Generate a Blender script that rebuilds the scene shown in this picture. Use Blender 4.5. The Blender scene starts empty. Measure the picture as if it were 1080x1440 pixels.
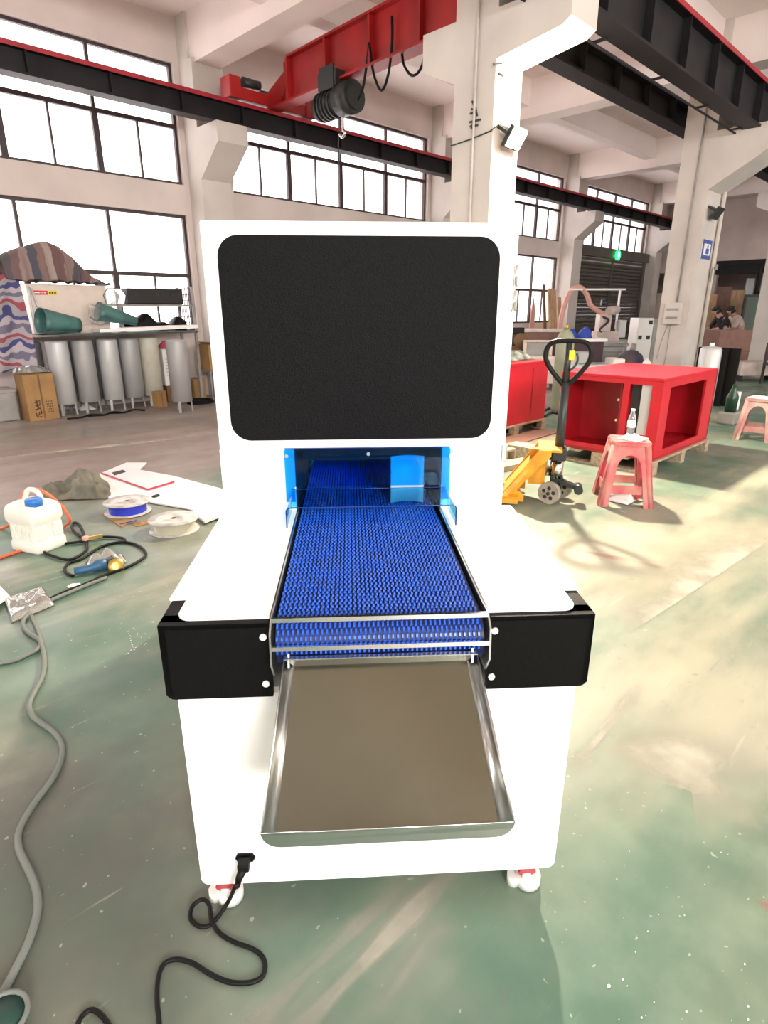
import bpy, bmesh, math, random
import numpy as np
from mathutils import Vector, Matrix, noise as mnoise

random.seed(7)
SC = bpy.context.scene
COL = SC.collection
PI = math.pi

# ------------------------------------------------------------------ camera, sky, lights, exposure
CAM_H, FPX = 1.45, 840.0
PITCH = math.atan(284 / 840)
cam_d = bpy.data.cameras.new('camera')
cam_d.sensor_fit = 'VERTICAL'; cam_d.sensor_height = 24.0; cam_d.lens = FPX / 1440 * 24.0
cam_d.clip_start = 0.02; cam_d.clip_end = 200
cam = bpy.data.objects.new('camera', cam_d); COL.objects.link(cam)
cam.location = (0, 0, CAM_H)
cam.rotation_euler = (PI / 2 - PITCH, 0, math.radians(-45))
SC.camera = cam

SC.view_settings.view_transform = 'Standard'
SC.view_settings.look = 'None'
SC.view_settings.gamma = 1.0
SC.view_settings.use_curve_mapping = False
SC.view_settings.exposure = 0.45

w = bpy.data.worlds.new('sky'); SC.world = w; w.use_nodes = True
bg = w.node_tree.nodes['Background']
bg.inputs[0].default_value = (1.0, 0.97, 0.96, 1); bg.inputs[1].default_value = 4.0

def area(name, loc, target, sx, sy, power, col=(1, 1, 1), spread=PI):
    d = bpy.data.lights.new(name, 'AREA'); d.shape = 'RECTANGLE'; d.size = sx; d.size_y = sy
    d.energy = power; d.color = col; d.spread = spread
    o = bpy.data.objects.new(name, d); COL.objects.link(o); o.location = loc
    v = Vector(target) - Vector(loc)
    o.rotation_euler = v.to_track_quat('-Z', 'Y').to_euler()
    return o
# lamps added behind the camera: a frontal key, then daylight for unseen windows and gate
area('daylight_south_window', (-2.75, -6.9, 3.7), (0.8, 0.8, 0.7), 2.6, 1.6, 560, (1.0, 0.97, 0.92))  # added frontal key lamp, not daylight from a window
area('added_daylight_south_windows', (6.5, -6.9, 4.0), (4.5, 0, 0.6), 10, 2.6, 260, (1.0, 0.95, 0.88))
area('added_daylight_gate', (-7.9, 0.5, 1.5), (0, 1.2, 0.6), 3.0, 2.8, 30, (1.0, 0.97, 0.93))

# ------------------------------------------------------------------ measuring: where a sight line meets a plane of the hall
_f = Vector((math.cos(PITCH) / math.sqrt(2), math.cos(PITCH) / math.sqrt(2), -math.sin(PITCH)))
_r = Vector((1, -1, 0)) / math.sqrt(2)
_u = _r.cross(_f)
_C = Vector((0, 0, CAM_H))
def ray(x, y): return _f + _r * ((x - 540) / FPX) - _u * ((y - 720) / FPX)
def onZ(x, y, z=0.0):
    d = ray(x, y); return _C + d * ((z - CAM_H) / d.z)
def onX(x, y, X):
    d = ray(x, y); return _C + d * (X / d.x)
def onY(x, y, Y):
    d = ray(x, y); return _C + d * (Y / d.y)
def onD(x, y, D):
    d = ray(x, y); return _C + d * (D * math.sqrt(2) / (d.x + d.y))

# ------------------------------------------------------------------ materials
def mat(name, col, rough=0.5, metal=0.0, var=0.0, scale=8.0, bump=0.0, bscale=60.0, col2=None, spec=None, detail=4, stretch=None):
    m = bpy.data.materials.new(name); m.use_nodes = True
    nt = m.node_tree; b = nt.nodes['Principled BSDF']
    b.inputs['Base Color'].default_value = (*col, 1)
    b.inputs['Roughness'].default_value = rough
    b.inputs['Metallic'].default_value = metal
    if spec is not None: b.inputs['Specular IOR Level'].default_value = spec
    tc = nt.nodes.new('ShaderNodeTexCoord'); src = tc.outputs['Object']
    if stretch:
        mp = nt.nodes.new('ShaderNodeMapping'); mp.inputs['Scale'].default_value = stretch
        nt.links.new(src, mp.inputs['Vector']); src = mp.outputs['Vector']
    if var > 0 or col2:
        n = nt.nodes.new('ShaderNodeTexNoise'); n.inputs['Scale'].default_value = scale; n.inputs['Detail'].default_value = detail
        nt.links.new(src, n.inputs['Vector'])
        mx = nt.nodes.new('ShaderNodeMix'); mx.data_type = 'RGBA'
        a = col; c2 = col2 or tuple(max(0, c * (1 - var)) for c in col)
        mx.inputs[6].default_value = (*a, 1); mx.inputs[7].default_value = (*c2, 1)
        rp = nt.nodes.new('ShaderNodeMapRange'); rp.inputs[1].default_value = 0.38; rp.inputs[2].default_value = 0.66
        nt.links.new(n.outputs['Fac'], rp.inputs[0]); nt.links.new(rp.outputs[0], mx.inputs[0])
        nt.links.new(mx.outputs[2], b.inputs['Base Color'])
    if bump > 0:
        n2 = nt.nodes.new('ShaderNodeTexNoise'); n2.inputs['Scale'].default_value = bscale; n2.inputs['Detail'].default_value = 3
        nt.links.new(src, n2.inputs['Vector'])
        bp = nt.nodes.new('ShaderNodeBump'); bp.inputs['Strength'].default_value = bump; bp.inputs['Distance'].default_value = 0.004
        nt.links.new(n2.outputs['Fac'], bp.inputs['Height']); nt.links.new(bp.outputs['Normal'], b.inputs['Normal'])
    return m

def emit(name, col, s):
    m = bpy.data.materials.new(name); m.use_nodes = True; nt = m.node_tree
    b = nt.nodes['Principled BSDF']; b.inputs['Base Color'].default_value = (*col, 1)
    b.inputs['Emission Color'].default_value = (*col, 1); b.inputs['Emission Strength'].default_value = s
    return m

def clear(name, tint, refl=0.08, rough=0.02, diff=0.0, dcol=(1, 1, 1)):
    """thin see-through sheet: tinted transparency, a gloss and a little haze"""
    m = bpy.data.materials.new(name); m.use_nodes = True; nt = m.node_tree
    nt.nodes.remove(nt.nodes['Principled BSDF']); out = nt.nodes['Material Output']
    t = nt.nodes.new('ShaderNodeBsdfTransparent'); t.inputs[0].default_value = (*tint, 1)
    g = nt.nodes.new('ShaderNodeBsdfGlossy'); g.inputs['Roughness'].default_value = rough
    mx = nt.nodes.new('ShaderNodeMixShader')
    fr = nt.nodes.new('ShaderNodeFresnel'); fr.inputs[0].default_value = 1.35
    ad = nt.nodes.new('ShaderNodeMath'); ad.operation = 'MULTIPLY'; ad.inputs[1].default_value = refl * 12
    ad.use_clamp = True
    nt.links.new(fr.outputs[0], ad.inputs[0]); nt.links.new(ad.outputs[0], mx.inputs[0])
    first = t
    if diff > 0:
        d = nt.nodes.new('ShaderNodeBsdfDiffuse'); d.inputs[0].default_value = (*dcol, 1)
        m2 = nt.nodes.new('ShaderNodeMixShader'); m2.inputs[0].default_value = diff
        nt.links.new(t.outputs[0], m2.inputs[1]); nt.links.new(d.outputs[0], m2.inputs[2]); first = m2
    nt.links.new(first.outputs[0], mx.inputs[1]); nt.links.new(g.outputs[0], mx.inputs[2])
    nt.links.new(mx.outputs[0], out.inputs['Surface'])
    return m

M = {}
M['plaster'] = mat('plaster', (0.68, 0.60, 0.56), 0.85, var=0.12, scale=1.2, bump=0.15, bscale=25)
M['ceil'] = mat('ceiling_paint', (0.90, 0.80, 0.76), 0.9, var=0.08, scale=0.7)
M['concrete'] = mat('painted_concrete', (0.62, 0.57, 0.53), 0.8, var=0.14, scale=1.5, bump=0.2, bscale=30)
M['wallfar'] = mat('far_wall_plaster', (0.66, 0.56, 0.52), 0.9, var=0.25, scale=0.8)
M['frame'] = mat('window_steel', (0.05, 0.03, 0.035), 0.5, var=0.4, scale=5)
M['beam'] = mat('beam_dark_steel', (0.016, 0.015, 0.018), 0.55, var=0.4, scale=3, spec=0.25)
M['rail'] = mat('rail_red', (0.40, 0.02, 0.035), 0.5, var=0.3)
M['crane'] = mat('crane_red', (0.42, 0.015, 0.015), 0.45, var=0.3, scale=2)
M['white'] = mat('powder_coat_white', (0.90, 0.90, 0.89), 0.35, bump=0.05, bscale=300)
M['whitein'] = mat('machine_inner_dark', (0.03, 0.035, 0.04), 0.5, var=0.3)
M['black'] = mat('powder_coat_black', (0.005, 0.005, 0.005), 0.5, bump=0.3, bscale=420, spec=0.08)
M['window_black'] = mat('black_panel', (0.004, 0.004, 0.0045), 0.36, bump=0.6, bscale=330, spec=0.09)
M['steel'] = mat('brushed_stainless', (0.21, 0.205, 0.165), 0.22, 1.0, bump=0.03, bscale=40, var=0.1, scale=4)
M['steelbright'] = mat('polished_stainless', (0.62, 0.62, 0.60), 0.28, 1.0, bump=0.03, bscale=40, var=0.15, scale=5)
M['chrome'] = mat('chrome', (0.8, 0.8, 0.8), 0.15, 1.0)
M['belt'] = mat('belt_blue', (0.016, 0.115, 0.68), 0.3, var=0.2, scale=30)
M['beltbase'] = mat('belt_underside_blue', (0.002, 0.007, 0.07), 0.5)
M['acrylic'] = clear('blue_acrylic', (0.15, 0.70, 1.0), 0.05)
M['edgeblue'] = mat('acrylic_edge', (0.005, 0.03, 0.2), 0.2)
M['glass'] = clear('window_glass', (1.0, 0.97, 0.965), 0.05)
M['whiteplastic'] = mat('white_plastic', (0.82, 0.82, 0.79), 0.35)
M['redplastic'] = mat('red_plastic', (0.45, 0.015, 0.03), 0.4)
M['blackrub'] = mat('black_rubber', (0.006, 0.006, 0.006), 0.5, spec=0.2)
M['greycable'] = mat('grey_cable', (0.17, 0.19, 0.17), 0.6)
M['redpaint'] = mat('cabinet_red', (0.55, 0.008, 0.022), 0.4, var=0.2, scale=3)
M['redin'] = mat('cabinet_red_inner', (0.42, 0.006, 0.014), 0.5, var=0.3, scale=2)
M['wood'] = mat('pallet_wood', (0.46, 0.36, 0.24), 0.8, var=0.45, scale=3, stretch=(2, 14, 14))
M['ply'] = mat('plywood', (0.62, 0.40, 0.24), 0.75, var=0.3, scale=2, stretch=(10, 10, 1.5))
M['card'] = mat('cardboard', (0.38, 0.22, 0.09), 0.85, var=0.2, scale=5)
M['carddk'] = mat('cardboard_dark', (0.20, 0.11, 0.05), 0.85, var=0.2, scale=5)
M['tank'] = mat('tank_grey', (0.40, 0.40, 0.40), 0.45, 0.2, var=0.15, scale=2)
M['tanklight'] = mat('tank_pale', (0.55, 0.56, 0.56), 0.4, 0.2, var=0.12, scale=2)
M['tankcream'] = mat('tank_cream', (0.58, 0.57, 0.47), 0.5, var=0.1)
M['tankdark'] = mat('tank_dark', (0.2, 0.2, 0.21), 0.5, 0.2)
M['teal'] = mat('teal_sheet', (0.07, 0.19, 0.18), 0.4, var=0.35, scale=6)
M['mach'] = mat('machine_cream', (0.72, 0.62, 0.55), 0.5, var=0.08)
M['machgrey'] = mat('machine_grey', (0.33, 0.32, 0.30), 0.5, var=0.3, scale=4)
M['pinkwhite'] = mat('machine_pinkish_white', (0.72, 0.60, 0.55), 0.5, var=0.2, scale=6)
M['yellowp'] = mat('label_yellow', (0.75, 0.6, 0.02), 0.5)
M['redlab'] = mat('label_red', (0.6, 0.03, 0.04), 0.5)
M['ink'] = mat('ink_black', (0.01, 0.01, 0.01), 0.6)
M['inkbrown'] = mat('ink_brown', (0.10, 0.045, 0.015), 0.7)
M['greycloth'] = mat('grey_cloth', (0.24, 0.23, 0.18), 0.9, var=0.45, scale=6, bump=0.8, bscale=18)
M['film'] = clear('clear_film', (0.93, 0.93, 0.92), 0.28, 0.15, 0.28, (0.8, 0.79, 0.75))
M['board'] = mat('white_board', (0.88, 0.87, 0.86), 0.4)
M['pinkboard'] = mat('red_sheet_pale', (0.85, 0.78, 0.80), 0.4)
M['rededge'] = mat('red_sheet_edge', (0.62, 0.02, 0.08), 0.4)
M['spool'] = mat('spool_plastic', (0.60, 0.58, 0.56), 0.35, scale=16, col2=(0.36, 0.35, 0.34))
M['wireblue'] = mat('blue_filament', (0.01, 0.03, 0.55), 0.25, bump=0.6, bscale=150, stretch=(1, 1, 30))
M['wireclear'] = mat('clear_filament', (0.62, 0.60, 0.46), 0.2, bump=0.6, bscale=150, stretch=(1, 1, 30))
M['jerry'] = mat('jerrycan_white', (0.85, 0.83, 0.76), 0.4, var=0.08, scale=6)
M['bluecap'] = mat('blue_cap', (0.02, 0.17, 0.55), 0.4)
M['orange'] = mat('orange_hose', (0.80, 0.16, 0.06), 0.4)
M['toolblue'] = mat('tool_blue', (0.03, 0.11, 0.22), 0.45)
M['brass'] = mat('brass', (0.6, 0.42, 0.12), 0.35, 0.8)
M['yellow'] = mat('truck_yellow', (0.72, 0.33, 0.015), 0.5, var=0.35, scale=9)
M['darksteel'] = mat('dark_steel', (0.028, 0.034, 0.034), 0.4, 0.3)
M['wheel'] = mat('wheel_nylon', (0.42, 0.37, 0.30), 0.6, var=0.4, scale=12)
M['stool'] = mat('stool_red_plastic', (0.50, 0.07, 0.085), 0.55, scale=5, col2=(0.55, 0.26, 0.22))
M['stoolpale'] = mat('stool_faded_plastic', (0.34, 0.15, 0.14), 0.6, scale=5, col2=(0.42, 0.31, 0.27))
M['dust'] = mat('dusty_top', (0.72, 0.55, 0.50), 0.8, scale=22, col2=(0.85, 0.78, 0.72), detail=6)
M['paper'] = mat('crumpled_paper', (0.82, 0.76, 0.74), 0.8, scale=18, col2=(0.9, 0.88, 0.86))
M['pet'] = clear('bottle_plastic', (0.90, 0.94, 0.94), 0.2, 0.05, 0.12, (0.9, 0.95, 0.95))
M['petgreen'] = clear('bottle_plastic_green', (0.55, 0.85, 0.72), 0.2, 0.05, 0.18, (0.6, 0.85, 0.75))
M['gas'] = mat('gas_cylinder_green', (0.30, 0.33, 0.23), 0.5, var=0.2, scale=3)
M['shutter'] = mat('shutter_grey', (0.155, 0.135, 0.12), 0.5, 0.3, var=0.3, scale=1.5)
M['darkgap'] = mat('dark_recess', (0.03, 0.028, 0.027), 0.8)
M['plasterpink'] = mat('hose_pink', (0.70, 0.38, 0.32), 0.6, var=0.1)
M['bluebag'] = mat('blue_bag', (0.03, 0.07, 0.40), 0.5)
M['drumblue'] = mat('drum_blue', (0.035, 0.06, 0.15), 0.5, scale=3, col2=(0.10, 0.07, 0.05))
M['brownboard'] = mat('brown_board', (0.24, 0.13, 0.105), 0.8, var=0.15)
M['maroon'] = mat('maroon_fabric', (0.07, 0.04, 0.05), 0.8)
M['curtain'] = clear('strip_curtain_green', (0.45, 0.58, 0.52), 0.2, 0.1, 0.45, (0.30, 0.38, 0.33))
M['skin'] = mat('skin', (0.55, 0.33, 0.24), 0.6)
M['hair'] = mat('hair_black', (0.012, 0.01, 0.01), 0.6)
M['shirtblack'] = mat('black_shirt', (0.015, 0.014, 0.018), 0.8)
M['shirtpink'] = mat('pale_shirt', (0.66, 0.52, 0.48), 0.8)
M['trousers'] = mat('dark_trousers', (0.02, 0.018, 0.022), 0.8)
M['signblue'] = mat('sign_blue', (0.05, 0.08, 0.33), 0.5)
M['signwhite'] = mat('sign_white', (0.85, 0.85, 0.87), 0.5)
M['exit'] = emit('exit_green', (0.02, 0.9, 0.16), 3.0)
M['exitw'] = emit('exit_mark', (0.5, 1.0, 0.6), 5.0)
M['lamp'] = emit('lamp_lens', (1.0, 0.86, 0.62), 300.0)
M['graphite'] = mat('hoist_grey', (0.06, 0.065, 0.065), 0.45, 0.4, var=0.5, scale=10)

def stripes(name, cols, scale, axis, rough=0.85, wob=0.25):
    m = bpy.data.materials.new(name); m.use_nodes = True; nt = m.node_tree; b = nt.nodes['Principled BSDF']
    b.inputs['Roughness'].default_value = rough
    tc = nt.nodes.new('ShaderNodeTexCoord')
    n = nt.nodes.new('ShaderNodeTexNoise'); n.inputs['Scale'].default_value = 3.0
    sx = nt.nodes.new('ShaderNodeSeparateXYZ'); nt.links.new(tc.outputs['Object'], sx.inputs[0]); nt.links.new(tc.outputs['Object'], n.inputs['Vector'])
    a = nt.nodes.new('ShaderNodeMath'); a.operation = 'MULTIPLY_ADD'; a.inputs[1].default_value = scale
    nt.links.new(sx.outputs[axis], a.inputs[0])
    nz = nt.nodes.new('ShaderNodeMath'); nz.operation = 'MULTIPLY'; nz.inputs[1].default_value = wob
    nt.links.new(n.outputs['Fac'], nz.inputs[0]); nt.links.new(nz.outputs[0], a.inputs[2])
    fr = nt.nodes.new('ShaderNodeMath'); fr.operation = 'FRACT'; nt.links.new(a.outputs[0], fr.inputs[0])
    cr = nt.nodes.new('ShaderNodeValToRGB'); cr.color_ramp.interpolation = 'CONSTANT'
    els = cr.color_ramp.elements
    els[0].position = 0; els[0].color = (*cols[0], 1)
    els[1].position = 1 / len(cols); els[1].color = (*cols[1], 1)
    for i in range(2, len(cols)):
        e = els.new(i / len(cols)); e.color = (*cols[i], 1)
    nt.links.new(fr.outputs[0], cr.inputs[0]); nt.links.new(cr.outputs[0], b.inputs['Base Color'])
    return m
M['tarpstripe'] = stripes('brown_striped_tarp', [(0.16, 0.10, 0.10), (0.26, 0.19, 0.18), (0.07, 0.075, 0.10), (0.20, 0.13, 0.12), (0.34, 0.27, 0.25), (0.14, 0.08, 0.08), (0.25, 0.18, 0.16), (0.09, 0.08, 0.09)], 1.15, 0)
M['tarptri'] = stripes('tricolour_tarp', [(0.42, 0.38, 0.42), (0.06, 0.07, 0.20), (0.34, 0.31, 0.34), (0.30, 0.07, 0.09), (0.40, 0.36, 0.40), (0.16, 0.15, 0.22)], 2.6, 2, wob=1.3)

def floor_material():
    m = bpy.data.materials.new('worn_green_epoxy'); m.use_nodes = True; nt = m.node_tree; L = nt.links
    b = nt.nodes['Principled BSDF']
    geo = nt.nodes.new('ShaderNodeNewGeometry'); pos = geo.outputs['Position']
    def noise(scale, det=5, st=None, rough=0.55, off=0):
        src = pos
        if st:
            mp = nt.nodes.new('ShaderNodeMapping'); mp.inputs['Scale'].default_value = st[:3]
            mp.inputs['Rotation'].default_value = (0, 0, st[3]); mp.inputs['Location'].default_value = (off, off, 0)
            L.new(pos, mp.inputs['Vector']); src = mp.outputs['Vector']
        n = nt.nodes.new('ShaderNodeTexNoise'); n.inputs['Scale'].default_value = scale; n.inputs['Detail'].default_value = det
        n.inputs['Roughness'].default_value = rough; L.new(src, n.inputs['Vector']); return n.outputs['Fac']
    def rng(v, a, c, lo=0.0, hi=1.0):
        r = nt.nodes.new('ShaderNodeMapRange'); r.interpolation_type = 'SMOOTHSTEP'
        r.inputs[1].default_value = a; r.inputs[2].default_value = c; r.inputs[3].default_value = lo; r.inputs[4].default_value = hi
        L.new(v, r.inputs[0]); return r.outputs[0]
    def mix(f, a, c):
        x = nt.nodes.new('ShaderNodeMix'); x.data_type = 'RGBA'
        for s, v in ((6, a), (7, c)):
            if isinstance(v, tuple): x.inputs[s].default_value = (*v, 1)
            else: L.new(v, x.inputs[s])
        L.new(f, x.inputs[0]); return x.outputs[2]
    def mth(op, a, c):
        x = nt.nodes.new('ShaderNodeMath'); x.operation = op
        for s, v in ((0, a), (1, c)):
            if isinstance(v, (int, float)): x.inputs[s].default_value = v
            else: L.new(v, x.inputs[s])
        return x.outputs[0]
    sep = nt.nodes.new('ShaderNodeSeparateXYZ'); L.new(pos, sep.inputs[0]); X, Y = sep.outputs[0], sep.outputs[1]
    green = mix(rng(noise(2.2, 6), 0.35, 0.7), (0.075, 0.150, 0.108), (0.15, 0.215, 0.16))
    grey = mix(rng(noise(1.3, 5), 0.4, 0.65), (0.165, 0.175, 0.145), (0.26, 0.26, 0.21))
    c = mix(rng(noise(0.75, 5), 0.42, 0.62), green, grey)
    # thick green coat kept around the near right of the machine, grimy grey with the shadow painted in at its near left
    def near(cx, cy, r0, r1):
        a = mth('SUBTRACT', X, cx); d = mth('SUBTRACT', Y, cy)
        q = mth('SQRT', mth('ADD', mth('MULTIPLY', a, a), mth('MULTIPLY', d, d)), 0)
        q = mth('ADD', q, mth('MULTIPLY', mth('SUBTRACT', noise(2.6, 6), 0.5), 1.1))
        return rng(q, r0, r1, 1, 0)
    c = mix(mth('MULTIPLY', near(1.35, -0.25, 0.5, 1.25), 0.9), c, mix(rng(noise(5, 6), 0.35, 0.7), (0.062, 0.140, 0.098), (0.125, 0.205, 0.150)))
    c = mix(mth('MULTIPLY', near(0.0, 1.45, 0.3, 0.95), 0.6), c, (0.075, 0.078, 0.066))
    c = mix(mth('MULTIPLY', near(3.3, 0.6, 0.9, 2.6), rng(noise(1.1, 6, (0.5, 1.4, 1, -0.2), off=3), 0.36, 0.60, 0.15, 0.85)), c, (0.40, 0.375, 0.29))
    # pale worn traffic lanes, drawn out along the hall
    c = mix(rng(noise(0.9, 6, (0.35, 1.6, 1, -0.18)), 0.50, 0.70, 0, 0.8), c, (0.42, 0.39, 0.30))
    # the reddish traffic lane along the window side, and bare grey concrete beyond it
    wob = mth('MULTIPLY', noise(0.8, 4), 0.9)
    yy = mth('ADD', Y, wob)
    pink = mth('MULTIPLY', rng(yy, 5.0, 5.9), rng(yy, 9.3, 7.6))
    c = mix(mth('MULTIPLY', pink, 0.85), c, mix(rng(noise(1.6, 6, (0.4, 1.5, 1, 0)), 0.35, 0.7), (0.27, 0.185, 0.165), (0.38, 0.30, 0.27)))
    c = mix(rng(yy, 7.7, 8.6), c, mix(rng(noise(0.7, 5, (0.3, 2.0, 1, 0)), 0.35, 0.7), (0.24, 0.21, 0.185), (0.36, 0.32, 0.29)))
    # faint red traces and specks of paint
    c = mix(rng(noise(1.1, 3, (0.5, 1.2, 1, 0.5), off=7), 0.66, 0.74, 0, 0.4), c, (0.50, 0.24, 0.2))
    c = mix(rng(noise(38, 2), 0.70, 0.735, 0, 0.55), c, (0.50, 0.49, 0.43))
    c = mix(rng(noise(16, 4, (0.12, 1.6, 1, 0.9)), 0.66, 0.72, 0, 0.35), c, (0.46, 0.45, 0.38))
    c = mix(rng(noise(16, 4, (0.12, 1.6, 1, -0.5), off=11), 0.67, 0.73, 0, 0.3), c, (0.13, 0.13, 0.11))
    c = mix(rng(noise(14, 6), 0.62, 0.75, 0, 0.35), c, (0.12, 0.13, 0.11))
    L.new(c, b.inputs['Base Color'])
    L.new(rng(noise(2.5, 5), 0.3, 0.7, 0.32, 0.6), b.inputs['Roughness'])
    bp = nt.nodes.new('ShaderNodeBump'); bp.inputs['Strength'].default_value = 0.12; bp.inputs['Distance'].default_value = 0.004
    L.new(noise(9, 6), bp.inputs['Height']); L.new(bp.outputs['Normal'], b.inputs['Normal'])
    return m
M['floor'] = floor_material()

def patch_material(name, col, rough=0.55):
    m = bpy.data.materials.new(name); m.use_nodes = True; nt = m.node_tree; L = nt.links
    b = nt.nodes['Principled BSDF']; b.inputs['Roughness'].default_value = rough
    at = nt.nodes.new('ShaderNodeAttribute'); at.attribute_name = 'coat_alpha'
    geo = nt.nodes.new('ShaderNodeNewGeometry')
    n = nt.nodes.new('ShaderNodeTexNoise'); n.inputs['Scale'].default_value = 4; n.inputs['Detail'].default_value = 8
    L.new(geo.outputs['Position'], n.inputs['Vector'])
    mx = nt.nodes.new('ShaderNodeMix'); mx.data_type = 'RGBA'
    mx.inputs[6].default_value = (*col, 1); mx.inputs[7].default_value = (*[c * 0.75 for c in col], 1)
    L.new(n.outputs['Fac'], mx.inputs[0]); L.new(mx.outputs[2], b.inputs['Base Color'])
    a = nt.nodes.new('ShaderNodeMath'); a.operation = 'MULTIPLY_ADD'; a.inputs[1].default_value = 2.6; a.inputs[2].default_value = -1.38
    L.new(n.outputs['Fac'], a.inputs[0])
    s = nt.nodes.new('ShaderNodeMath'); s.operation = 'ADD'; s.use_clamp = True
    L.new(at.outputs['Fac'], s.inputs[0]); L.new(a.outputs[0], s.inputs[1])
    g = nt.nodes.new('ShaderNodeMath'); g.operation = 'MULTIPLY'; g.use_clamp = True
    L.new(s.outputs[0], g.inputs[0]); L.new(at.outputs['Fac'], g.inputs[1])
    L.new(g.outputs[0], b.inputs['Alpha'])
    return m
M['patch'] = patch_material('pale_floor_coat', (0.50, 0.47, 0.385))  # pale coat that also paints light streaks on the floor
M['patchred'] = patch_material('red_paint_trace', (0.50, 0.20, 0.17))
M['lane'] = patch_material('lane_line_paint', (0.62, 0.57, 0.45))

# ------------------------------------------------------------------ mesh helpers
class MB:
    """collects shapes and links them as ONE mesh object"""
    def __init__(s): s.bm = bmesh.new()
    def _add(s, vs, fs, T=None, smooth=False):
        bv = [s.bm.verts.new(T @ Vector(v) if T else Vector(v)) for v in vs]
        out = []
        for f in fs:
            try:
                q = s.bm.faces.new([bv[i] for i in f]); q.smooth = smooth; out.append(q)
            except ValueError: pass
        return bv, out
    def box(s, lo, hi, T=None, bevel=0.0, seg=2):
        x0, y0, z0 = lo; x1, y1, z1 = hi
        bv, fs = s._add([(x0, y0, z0), (x1, y0, z0), (x1, y1, z0), (x0, y1, z0), (x0, y0, z1), (x1, y0, z1), (x1, y1, z1), (x0, y1, z1)],
               [(0, 3, 2, 1), (4, 5, 6, 7), (0, 1, 5, 4), (1, 2, 6, 5), (2, 3, 7, 6), (3, 0, 4, 7)], T)
        if bevel > 0:
            es = list({e for f in fs for e in f.edges})
            bmesh.ops.bevel(s.bm, geom=es, offset=bevel, segments=seg, profile=0.5, affect='EDGES', clamp_overlap=True)
        return s
    def bar(s, a, b, w, h, up=(0, 0, 1)):
        """box-section bar from a to b"""
        a = Vector(a); b = Vector(b); d = b - a; l = d.length; d.normalize()
        u = Vector(up); sd = d.cross(u)
        if sd.length < 1e-4: sd = d.cross(Vector((1, 0, 0)))
        sd.normalize(); u = sd.cross(d)
        T = Matrix((( d.x, sd.x, u.x, a.x), (d.y, sd.y, u.y, a.y), (d.z, sd.z, u.z, a.z), (0, 0, 0, 1)))
        return s.box((0, -w / 2, -h / 2), (l, w / 2, h / 2), T)
    def cyl(s, a, b, r0, r1=None, n=16, caps=True, smooth=True):
        r1 = r0 if r1 is None else r1
        return s.tube([a, b], [r0, r1], n, caps, smooth)
    def tube(s, pts, r, n=8, caps=True, smooth=True, closed=False):
        pts = [Vector(p) for p in pts]; k = len(pts)
        rs = r if isinstance(r, (list, tuple)) else [r] * k
        rings = []; prev = None
        for i, p in enumerate(pts):
            if closed: d = pts[(i + 1) % k] - pts[i - 1]
            elif i == 0: d = pts[1] - p
            elif i == k - 1: d = p - pts[i - 1]
            else: d = pts[i + 1] - pts[i - 1]
            if d.length < 1e-9: d = Vector((0, 0, 1))
            d.normalize()
            if prev is None:
                a = Vector((0, 0, 1)) if abs(d.z) < 0.9 else Vector((1, 0, 0))
                e = d.cross(a).normalized()
            else:
                e = (prev - d * prev.dot(d))
                e = e.normalized() if e.length > 1e-6 else d.orthogonal().normalized()
            prev = e; f = d.cross(e)
            rings.append([s.bm.verts.new(p + (e * math.cos(2 * PI * j / n) + f * math.sin(2 * PI * j / n)) * rs[i]) for j in range(n)])
        for i in range(k if closed else k - 1):
            A, B = rings[i], rings[(i + 1) % k]
            for j in range(n):
                q = s.bm.faces.new((A[j], A[(j + 1) % n], B[(j + 1) % n], B[j])); q.smooth = smooth
        if caps and not closed:
            s.bm.faces.new(rings[0][::-1]); s.bm.faces.new(rings[-1])
        return s
    def lathe(s, prof, n=24, T=None, smooth=True, caps=True):
        vs = []; fs = []
        for (r, z) in prof:
            for j in range(n): vs.append((r * math.cos(2 * PI * j / n), r * math.sin(2 * PI * j / n), z))
        k = len(prof)
        for i in range(k - 1):
            for j in range(n):
                fs.append((i * n + j, i * n + (j + 1) % n, (i + 1) * n + (j + 1) % n, (i + 1) * n + j))
        bv, _ = s._add(vs, fs, T, smooth)
        for ring in (bv[:n][::-1], bv[-n:]) if caps else ():
            if prof[0 if ring[0] is bv[n - 1] else -1][0] > 1e-4:
                try: s.bm.faces.new(ring)
                except ValueError: pass
        return s
    def prism(s, poly, z0, z1, T=None):
        """polygon in xy, raised from z0 to z1"""
        n = len(poly)
        s._add([(x, y, z0) for x, y in poly] + [(x, y, z1) for x, y in poly],
               [tuple(range(n))[::-1], tuple(range(n, 2 * n))] + [(i, (i + 1) % n, n + (i + 1) % n, n + i) for i in range(n)], T)
        return s
    def grid(s, fn, nu, nv, smooth=True, T=None):
        s._add([fn(i / (nu - 1), j / (nv - 1)) for i in range(nu) for j in range(nv)],
               [(i * nv + j, (i + 1) * nv + j, (i + 1) * nv + j + 1, i * nv + j + 1) for i in range(nu - 1) for j in range(nv - 1)], T, smooth)
        return s
    def ball(s, c, r, n=12, sq=(1, 1, 1)):
        prof = [(math.sin(PI * i / n) * 1.0, -math.cos(PI * i / n)) for i in range(n + 1)]
        T = Matrix.Translation(Vector(c)) @ Matrix.Diagonal((r * sq[0], r * sq[1], r * sq[2], 1))
        vs = []; k = 16
        return s.lathe([(max(p, 1e-5), z) for p, z in prof], 16, T)
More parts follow.
